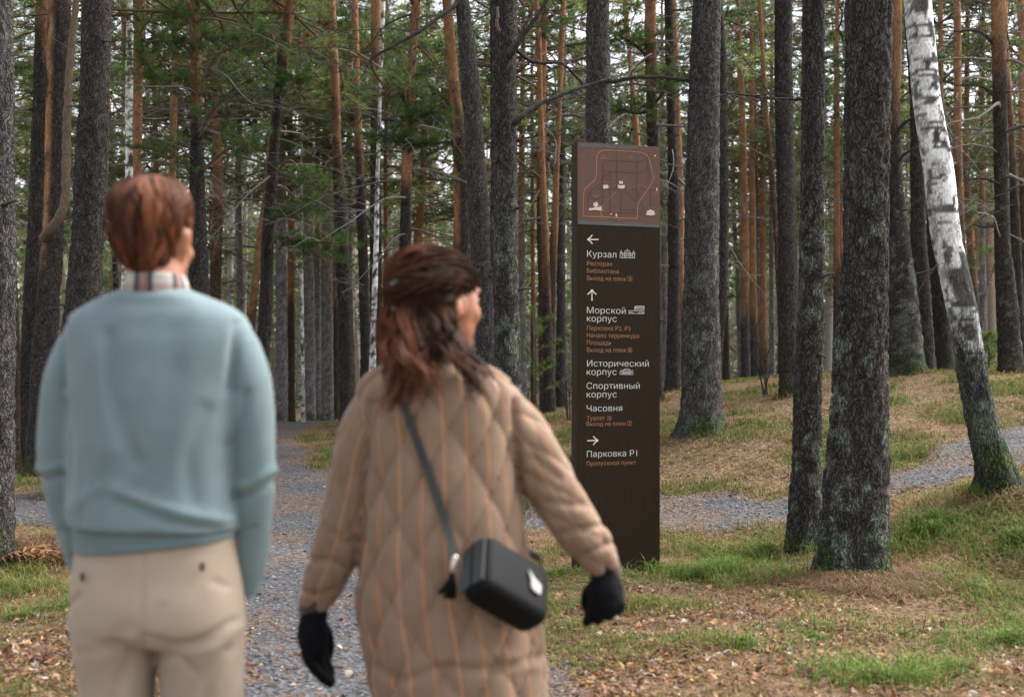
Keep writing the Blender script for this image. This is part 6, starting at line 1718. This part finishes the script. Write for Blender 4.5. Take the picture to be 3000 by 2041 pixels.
def coat_mat():
    m, nt, b, L = new_mat('striped_coat')
    at = nd(nt, 'ShaderNodeAttribute', attribute_name='round')
    def band(period, lo, hi, off=0.0):
        dv = nd(nt, 'ShaderNodeMath', operation='MULTIPLY_ADD'); dv.inputs[1].default_value = 1 / period; dv.inputs[2].default_value = 50 + off; L.new(at.outputs['Fac'], dv.inputs[0])
        fr = nd(nt, 'ShaderNodeMath', operation='FRACT'); L.new(dv.outputs[0], fr.inputs[0])
        sb = nd(nt, 'ShaderNodeMath', operation='SUBTRACT'); sb.inputs[1].default_value = 0.5; L.new(fr.outputs[0], sb.inputs[0])
        ab = nd(nt, 'ShaderNodeMath', operation='ABSOLUTE'); L.new(sb.outputs[0], ab.inputs[0])
        mr = nd(nt, 'ShaderNodeMapRange', interpolation_type='SMOOTHSTEP'); mr.inputs[1].default_value = lo; mr.inputs[2].default_value = hi; mr.inputs[3].default_value = 1; mr.inputs[4].default_value = 0; L.new(ab.outputs[0], mr.inputs[0])
        return mr
    tc = nd(nt, 'ShaderNodeTexCoord'); nz = nd(nt, 'ShaderNodeTexNoise'); nz.inputs['Scale'].default_value = 25; nz.inputs['Detail'].default_value = 5; L.new(tc.outputs['Object'], nz.inputs['Vector'])
    base = nd(nt, 'ShaderNodeValToRGB'); base.color_ramp.elements[0].position = 0.3; base.color_ramp.elements[1].position = 0.7
    base.color_ramp.elements[0].color = (0.270, 0.178, 0.120, 1); base.color_ramp.elements[1].color = (0.318, 0.213, 0.147, 1); L.new(nz.outputs[0], base.inputs[0])
    fine = band(0.0105, 0.16, 0.30); pin = band(0.058, 0.022, 0.055)
    m1 = nd(nt, 'ShaderNodeMix', data_type='RGBA'); L.new(fine.outputs[0], m1.inputs[0]); L.new(base.outputs[0], m1.inputs[6]); m1.inputs[7].default_value = (0.195, 0.126, 0.088, 1)
    m2 = nd(nt, 'ShaderNodeMix', data_type='RGBA'); L.new(pin.outputs[0], m2.inputs[0]); L.new(m1.outputs[2], m2.inputs[6]); m2.inputs[7].default_value = (0.46, 0.215, 0.108, 1)
    L.new(m2.outputs[2], b.inputs['Base Color'])
    b.inputs['Roughness'].default_value = 0.8; b.inputs['Specular IOR Level'].default_value = 0.2; b.inputs['Sheen Weight'].default_value = 0.15
    n2 = nd(nt, 'ShaderNodeTexNoise'); n2.inputs['Scale'].default_value = 90; n2.inputs['Detail'].default_value = 4; L.new(tc.outputs['Object'], n2.inputs['Vector'])
    bp = nd(nt, 'ShaderNodeBump'); bp.inputs['Strength'].default_value = 0.3; bp.inputs['Distance'].default_value = 0.004; L.new(n2.outputs[0], bp.inputs['Height']); L.new(bp.outputs[0], b.inputs['Normal'])
    return m
M_COAT = coat_mat()
coat = wpart('coat', V, F, [M_COAT], None, None, True, {'round': u})
COATV = V
for rows in (armL, armR):
    a0, a1 = np.array(wlimb(rows)[-1]), np.array(wlimb(rows)[-2]); dv = (a0 - a1)[:3]; dv /= np.linalg.norm(dv)
    Vc_, Tc_, Qc_ = limb_tube([(*(a0[:3] - dv * 0.012), 0.036), (*(a0[:3] + dv * 0.012), 0.0355), (*(a0[:3] + dv * 0.030), 0.034)], 28)
    wpart('cuff', Vc_, [Tc_, Qc_], [M_KNIT], np.repeat(np.array([[0.060, 0.034, 0.022]]), len(Vc_), 0), coat)
# gloves with five fingers
gl = [limb_tube(wlimb([(924, 1762, 0.015, 0.031), (920, 1800, 0.015, 0.032), (916, 1850, 0.010, 0.037), (920, 1888, 0.006, 0.034)]), 24),
      ellipsoid(ww(918, 1850, 0.01), (0.035, 0.030, 0.050))]
for (x0, y0, d0), (x1, y1, d1), (x2, y2, d2), (x3, y3, d3), r in [
        ((894, 1880, -0.018), (900, 1925, -0.022), (922, 1962, -0.018), (948, 1986, -0.008), 0.0125), ((906, 1886, 0.002), (914, 1936, -0.002), (938, 1976, 0.004), (968, 2002, 0.014), 0.0130),
        ((926, 1886, 0.020), (934, 1932, 0.018), (952, 1968, 0.024), (972, 1992, 0.034), 0.0125), ((940, 1878, 0.034), (948, 1916, 0.036), (960, 1944, 0.042), (972, 1966, 0.050), 0.0112), ((936, 1815, 0.036), (958, 1850, 0.048), (966, 1890, 0.054), (962, 1922, 0.056), 0.0130)]:
    gl.append(limb_tube(wlimb([(x0, y0, d0, r), (x1, y1, d1, r), (x2, y2, d2, r * 0.95), (x3, y3, d3, r * 0.85)]), 14))
gr = [limb_tube(wlimb([(1766, 1655, 0.014, 0.032), (1772, 1690, 0.012, 0.034), (1774, 1735, 0.0, 0.040), (1776, 1764, -0.006, 0.036)]), 24), ellipsoid(ww(1773, 1735, 0.0), (0.044, 0.026, 0.046))]
for (x0, y0, d0), (x1, y1, d1), (x2, y2, d2), (x3, y3, d3), r in [
        ((1812, 1752, -0.006), (1816, 1776, -0.018), (1806, 1788, -0.004), (1796, 1776, 0.020), 0.0125), ((1790, 1764, -0.008), (1790, 1794, -0.020), (1780, 1804, -0.004), (1772, 1792, 0.022), 0.0130),
        ((1764, 1768, -0.006), (1758, 1804, -0.014), (1750, 1816, 0.002), (1746, 1802, 0.024), 0.0128), ((1738, 1760, 0.0), (1726, 1800, -0.004), (1720, 1822, 0.008), (1718, 1816, 0.026), 0.0118), ((1742, 1706, 0.020), (1722, 1732, 0.034), (1716, 1764, 0.038), (1722, 1792, 0.036), 0.0130)]:
    gr.append(limb_tube(wlimb([(x0, y0, d0, r), (x1, y1, d1, r), (x2, y2, d2, r * 0.95), (x3, y3, d3, r * 0.85)]), 14))
for g_ in (gl, gr):
    V, N, F = fuse(g_, 0.0035, 3)
    V = V + N * ((fbm(V * 60, 241, 2) - 0.5) * 0.004)[:, None]
    wpart('glove', V, F, [M_WOOL], np.repeat(np.array([[0.005, 0.0055, 0.007]]), len(V), 0))
for bx, by in ((1235, DW + 0.05), (1400, DW - 0.12)):
    x_ = ww(bx, 0)[0]; gz = float(ground(x_, by)[0])
    V, N, F = fuse([ellipsoid((x_, by + 0.06, gz + 0.045), (0.042, 0.115, 0.042)), limb_tube([(x_, by, gz + 0.05, 0.045), (x_, by, gz + 0.30, 0.055)])], 0.006, 3)
    V[:, 2] = np.maximum(V[:, 2], gz + 0.004)
    wpart('boot', V, F, [M_LEATHER])
# hair
hm = [ellipsoid(ww(1264, 862, 0.0) + np.array([0.0, -0.006, 0]), (0.080, 0.092, 0.096)), ellipsoid(ww(1192, 938, -0.05), (0.042, 0.046, 0.080)), ellipsoid(ww(1240, 960, -0.055), (0.054, 0.050, 0.075)), ellipsoid(ww(1335, 816, 0.0), (0.040, 0.062, 0.052))]
V, N, F = fuse(hm, 0.006, 4)
V = V + N * ((fbm(V * [22, 22, 12], 251, 3) - 0.5) * 0.026)[:, None]
whair = wpart('hair', V, F, [M_HAIR], np.repeat(np.array([[0.040, 0.018, 0.012]]), len(V), 0))
def wgw(S):
    return np.array([ww(a, b + 18 * min(1.0, max(0.0, (1060 - b) / 180)), c) for a, b, c in S]) - WO
DKH, RED, MID = (0.022, 0.011, 0.009), (0.165, 0.055, 0.024), (0.090, 0.034, 0.018)
strands('hair_locks', [
    ([[(1330, 726, 0.03), (1270, 718, 0.0), (1200, 742, -0.03), (1152, 800, -0.04), (1140, 845, -0.04)], [(1385, 785, 0.0), (1340, 738, -0.05), (1260, 733, -0.082), (1190, 778, -0.088), (1155, 836, -0.068)]], 430, 0.0021, MID, RED, 0.010),
    ([[(1385, 785, 0.0), (1340, 738, -0.05), (1260, 733, -0.085), (1190, 778, -0.09), (1155, 836, -0.07)], [(1390, 830, -0.02), (1352, 800, -0.08), (1280, 800, -0.112), (1210, 825, -0.108), (1165, 852, -0.085)], [(1322, 862, -0.085), (1296, 855, -0.108), (1250, 860, -0.120), (1195, 866, -0.112), (1165, 872, -0.09)]], 900, 0.0021, DKH, MID, 0.011),
    ([[(1160, 850, -0.05), (1136, 905, -0.05), (1136, 970, -0.07), (1165, 1035, -0.10), (1188, 1100, -0.14), (1140, 1185, -0.155)], [(1170, 870, -0.09), (1148, 930, -0.105), (1165, 1000, -0.125), (1195, 1060, -0.145), (1222, 1120, -0.165)], [(1200, 870, -0.105), (1205, 940, -0.125), (1225, 1000, -0.14), (1240, 1050, -0.155), (1250, 1100, -0.17)]], 900, 0.0021, MID, RED, 0.013),
    ([[(1200, 870, -0.105), (1210, 940, -0.125), (1230, 1010, -0.14), (1245, 1030, -0.15), (1250, 1055, -0.16)], [(1260, 880, -0.115), (1275, 950, -0.125), (1288, 990, -0.13), (1290, 1015, -0.14), (1285, 1035, -0.15)], [(1300, 880, -0.105), (1315, 940, -0.11), (1325, 980, -0.115), (1322, 1005, -0.12), (1318, 1020, -0.125)]], 620, 0.0022, DKH, (0.07, 0.030, 0.018), 0.011),
    ([[(1290, 880, -0.110), (1305, 950, -0.115), (1325, 1010, -0.12), (1375, 1070, -0.125), (1440, 1125, -0.135)], [(1305, 905, -0.10), (1322, 960, -0.11), (1345, 1020, -0.115), (1395, 1075, -0.12), (1445, 1140, -0.13)], [(1298, 930, -0.105), (1318, 1000, -0.118), (1350, 1070, -0.13), (1372, 1115, -0.14), (1385, 1170, -0.15)]], 140, 0.0017, DKH, MID, 0.008),
    ([[(1330, 726, 0.03), (1240, 720, -0.02), (1160, 790, -0.05), (1130, 900, -0.06), (1150, 1060, -0.11)], [(1390, 800, -0.01), (1340, 770, -0.08), (1260, 800, -0.12), (1220, 930, -0.13), (1240, 1080, -0.16)], [(1380, 790, -0.01), (1350, 800, -0.08), (1320, 900, -0.11), (1350, 1000, -0.12), (1420, 1100, -0.13)]], 90, 0.0010, MID, RED, 0.018)],
    M_HAIR, whair, 63, wgw)
a = Acc()
for k_ in range(2):
    cir = [tuple(ww(1150 + 26 * math.cos(t) + k_ * 16, 866 + 42 * math.sin(t), -0.075 - 0.035 * k_ + 0.02 * math.cos(t))) for t in np.linspace(-2.3, 2.3, 14)]
    V_, T_, Q_ = tube(np.array(cir) - WO, 0.0055, 8, True, 0.6); a.add(V_, T_, Q_)
for t in np.linspace(-1.6, 1.6, 6):
    p0 = ww(1150 + 26 * math.cos(t), 866 + 42 * math.sin(t), -0.075); p1 = ww(1180 + 20 * math.cos(t), 866 + 34 * math.sin(t), -0.12)
    V_, T_, Q_ = tube(np.stack([p0, (p0 + p1) / 2 + [0, -0.006, 0], p1]) - WO, [0.004, 0.004, 0.002], 6); a.add(V_, T_, Q_)
ob('hair_clip', a.mesh('hair_clip', [M_CLIP]), woman)

# ================================================================== her crossbody bag
NB = np.array([(1424 - CX) * 2.49 / F_PX, 2.49, CAM_Z - (1712 - HY) * 2.49 / F_PX])
sc_ = 2.84 / F_PX
ea, eb, ec = np.array([-76, 55.]), np.array([5, -127.]), np.array([175, 125.])
ea3, eb3, ec3 = [np.array([e[0] * sc_, 0, -e[1] * sc_]) for e in (ea, eb, ec)]
pab, pac, pbc = -(ea3 @ eb3), -(ea3 @ ec3), -(eb3 @ ec3)
ea3[1] = math.sqrt(pab * pac / pbc); eb3[1] = pab / ea3[1]; ec3[1] = pac / ea3[1]
bag = thing('crossbody_bag', 'small black box bag with a pale emblem and tassel on the coat', 'bag', tuple(NB + 0.5 * (ea3 + eb3 + ec3)))
BO = np.array(bag.location)
la, lb_, lc = [np.linalg.norm(e) for e in (ea3, eb3, ec3)]
RB = np.stack([ec3 / lc, ea3 / la, eb3 / lb_], 1)                  # bag axes: length, depth, height
import bmesh
bm = bmesh.new(); bmesh.ops.create_cube(bm, size=1.0)
for v_ in bm.verts:
    v_.co = Vector((v_.co.x * lc, v_.co.y * la, v_.co.z * lb_))
bmesh.ops.bevel(bm, geom=bm.edges[:], offset=0.030, segments=6, affect='EDGES', profile=0.5)
bmesh.ops.subdivide_edges(bm, edges=bm.edges[:], cuts=2, use_grid_fill=True)
me = bpy.data.meshes.new('bag_body'); bm.to_mesh(me); bm.free()
n = len(me.vertices); co = np.empty(n * 3); me.vertices.foreach_get('co', co); co = co.reshape(-1, 3)
co = co * (1 + 0.05 * (1 - (2 * co / np.array([lc, la, lb_])) ** 2).clip(0, 1).prod(1))[:, None] + (fbm(co * 25, 261, 2) - 0.5)[:, None] * 0.004
me.vertices.foreach_set('co', (co @ RB.T).ravel()); me.materials.append(M_LEATHER); me.update()
for p in me.polygons:
    p.use_smooth = True
bag_body = ob('bag_body', me, bag)
def bag_local(u, d, h):
    return (RB @ np.array([u, d, h]))
# left-end gusset, its grey painting in the light there, with a folded seam
gv = [bag_local(-lc / 2 - 0.0025, a_ * la / 2, b_ * lb_ / 2) for a_, b_ in ((-0.78, -0.72), (0.80, -0.72), (0.78, 0.70), (0.1, 0.80), (-0.76, 0.74))]
gv2 = [g + RB[:, 0] * 0.003 for g in gv]
me = bpy.data.meshes.new('gusset'); me.from_pydata([tuple(g) for g in gv + gv2], [], [list(range(5)), list(range(9, 4, -1))] + [[i, (i + 1) % 5, 5 + (i + 1) % 5, 5 + i] for i in range(5)]); me.materials.append(M_LEATHER2); ob('gusset', me, bag)
V_, T_, Q_ = tube(np.stack([bag_local(-lc / 2 - 0.004, 0.0, -0.8 * lb_ / 2), bag_local(-lc / 2 - 0.004, 0.004, 0.78 * lb_ / 2)]), 0.0016, 6); ob('seam', mesh_np('seam', V_, [T_, Q_], [M_LEATHER]), bag)
# zip along the upper edge of the long side
V_, T_, Q_ = tube(np.stack([bag_local(-0.42 * lc, la * 0.05, lb_ / 2 + 0.004), bag_local(0.42 * lc, la * 0.05, lb_ / 2 + 0.004)]), 0.003, 6); ob('zip', mesh_np('zip', V_, [T_, Q_], [M_LEATHER2]), bag)
# emblem: an onion-shaped flame, printed on the long face (depth axis points away: its near side is -ea)
out_ = [(0, 0.036), (0.004, 0.020), (0.007, 0.010), (0.012, 0.002), (0.017, -0.004), (0.0165, -0.012), (0.012, -0.020), (0.006, -0.025), (0, -0.031)]
out_ = out_ + [(-x, y) for x, y in out_[-2:0:-1]]
up_ = np.array([0, 0, 1.0]) - RB[:, 1] * RB[2, 1]; up_ /= np.linalg.norm(up_); sd2 = np.cross(RB[:, 1], up_); sd2 *= np.sign(sd2[0])
ctr = bag_local(0.19 * lc, -la / 2 - 0.0065, 0.0 * lb_)
pts = [ctr + sd2 * x * 0.95 + up_ * y * 0.9 for x, y in out_]
me = bpy.data.meshes.new('emblem'); k_ = len(pts)
pts2 = [p + RB[:, 1] * 0.003 for p in pts]
me.from_pydata([tuple(p) for p in pts + pts2], [], [list(range(k_)), list(range(2 * k_ - 1, k_ - 1, -1))] + [[i, (i + 1) % k_, k_ + (i + 1) % k_, k_ + i] for i in range(k_)]); me.materials.append(M_MARK); ob('emblem', me, bag)
# strap over the left shoulder and round the front to the bag's far end
pw = []
for px_, py_ in [(1335, 1628), (1310, 1545), (1282, 1460), (1245, 1355), (1212, 1265), (1182, 1180), (1160, 1130), (1148, 1108)]:
    w0 = ww(px_, py_, -0.12); y = surf_y(COATV, w0[0], w0[2], 0.014)
    y = (y if y is not None else DW - 0.1) - 0.006
    pw.append([(px_ - CX) * y / F_PX, y, CAM_Z - (py_ - HY) * y / F_PX])
pw[0][1] -= 0.03
pw += [list(ww(1140, 1080, -0.03)), list(ww(1150, 1085, 0.04)), list(ww(1200, 1180, 0.14)), list(ww(1330, 1380, 0.165)), list(ww(1480, 1560, 0.15)), list(ww(1555, 1620, 0.06)), list(ww(1585, 1650, -0.06)), list(BO + bag_local(lc / 2, 0.02, 0.1 * lb_))]
P = resample(np.array(pw), 90)
Tn = np.gradient(P, axis=0); Tn /= np.linalg.norm(Tn, axis=1)[:, None]
ctr_ = np.array([ww(1300, 0)[0], DW, 0]); outw = (P - ctr_) * [1, 1, 0.0]; outw[:, 2] = 0.02; outw /= np.linalg.norm(outw, axis=1)[:, None]
Sd = np.cross(Tn, outw); Sd /= np.linalg.norm(Sd, axis=1)[:, None]; Nn = np.cross(Sd, Tn)
hw = 0.009
ring = np.stack([P + Sd * hw + Nn * 0.002, P - Sd * hw + Nn * 0.002, P - Sd * hw - Nn * 0.002, P + Sd * hw - Nn * 0.002], 1).reshape(-1, 3)
i, j = np.meshgrid(np.arange(89), np.arange(4), indexing='ij')
Q = np.stack([i * 4 + j, i * 4 + (j + 1) % 4, (i + 1) * 4 + (j + 1) % 4, (i + 1) * 4 + j], -1).reshape(-1, 4)
ob('strap', mesh_np('strap', ring - BO, Q, [M_LEATHER2], None, None, False), bag)
V_, T_, Q_ = limb_tube([(*P[0], 0.008), (*(P[0] + [-0.004, -0.006, -0.016]), 0.0065), (*(P[0] + [-0.006, -0.006, -0.028]), 0.005)], 12)
ob('clasp', mesh_np('clasp', V_ - BO, [T_, Q_], [M_METAL]), bag)
rng = np.random.default_rng(66)
for k_ in range(9):
    b0 = P[0] + [-0.006, -0.008, -0.028]
    e0 = np.array([(1281 + 6 * k_ - CX) * 2.55 / F_PX, b0[1] - 0.004 + rng.normal(0, 0.004), CAM_Z - (1748 + 3 * min(k_, 6) + rng.normal(0, 4) - HY) * 2.55 / F_PX])
    V_, T_, Q_ = tube(resample(np.stack([b0, b0 * 0.5 + e0 * 0.5 + [0.004, -0.004, 0], e0]), 8), 0.0032, 6); ob('tassel_strand', mesh_np('tassel_strand', V_ - BO, [T_, Q_], [M_LEATHER]), bag)
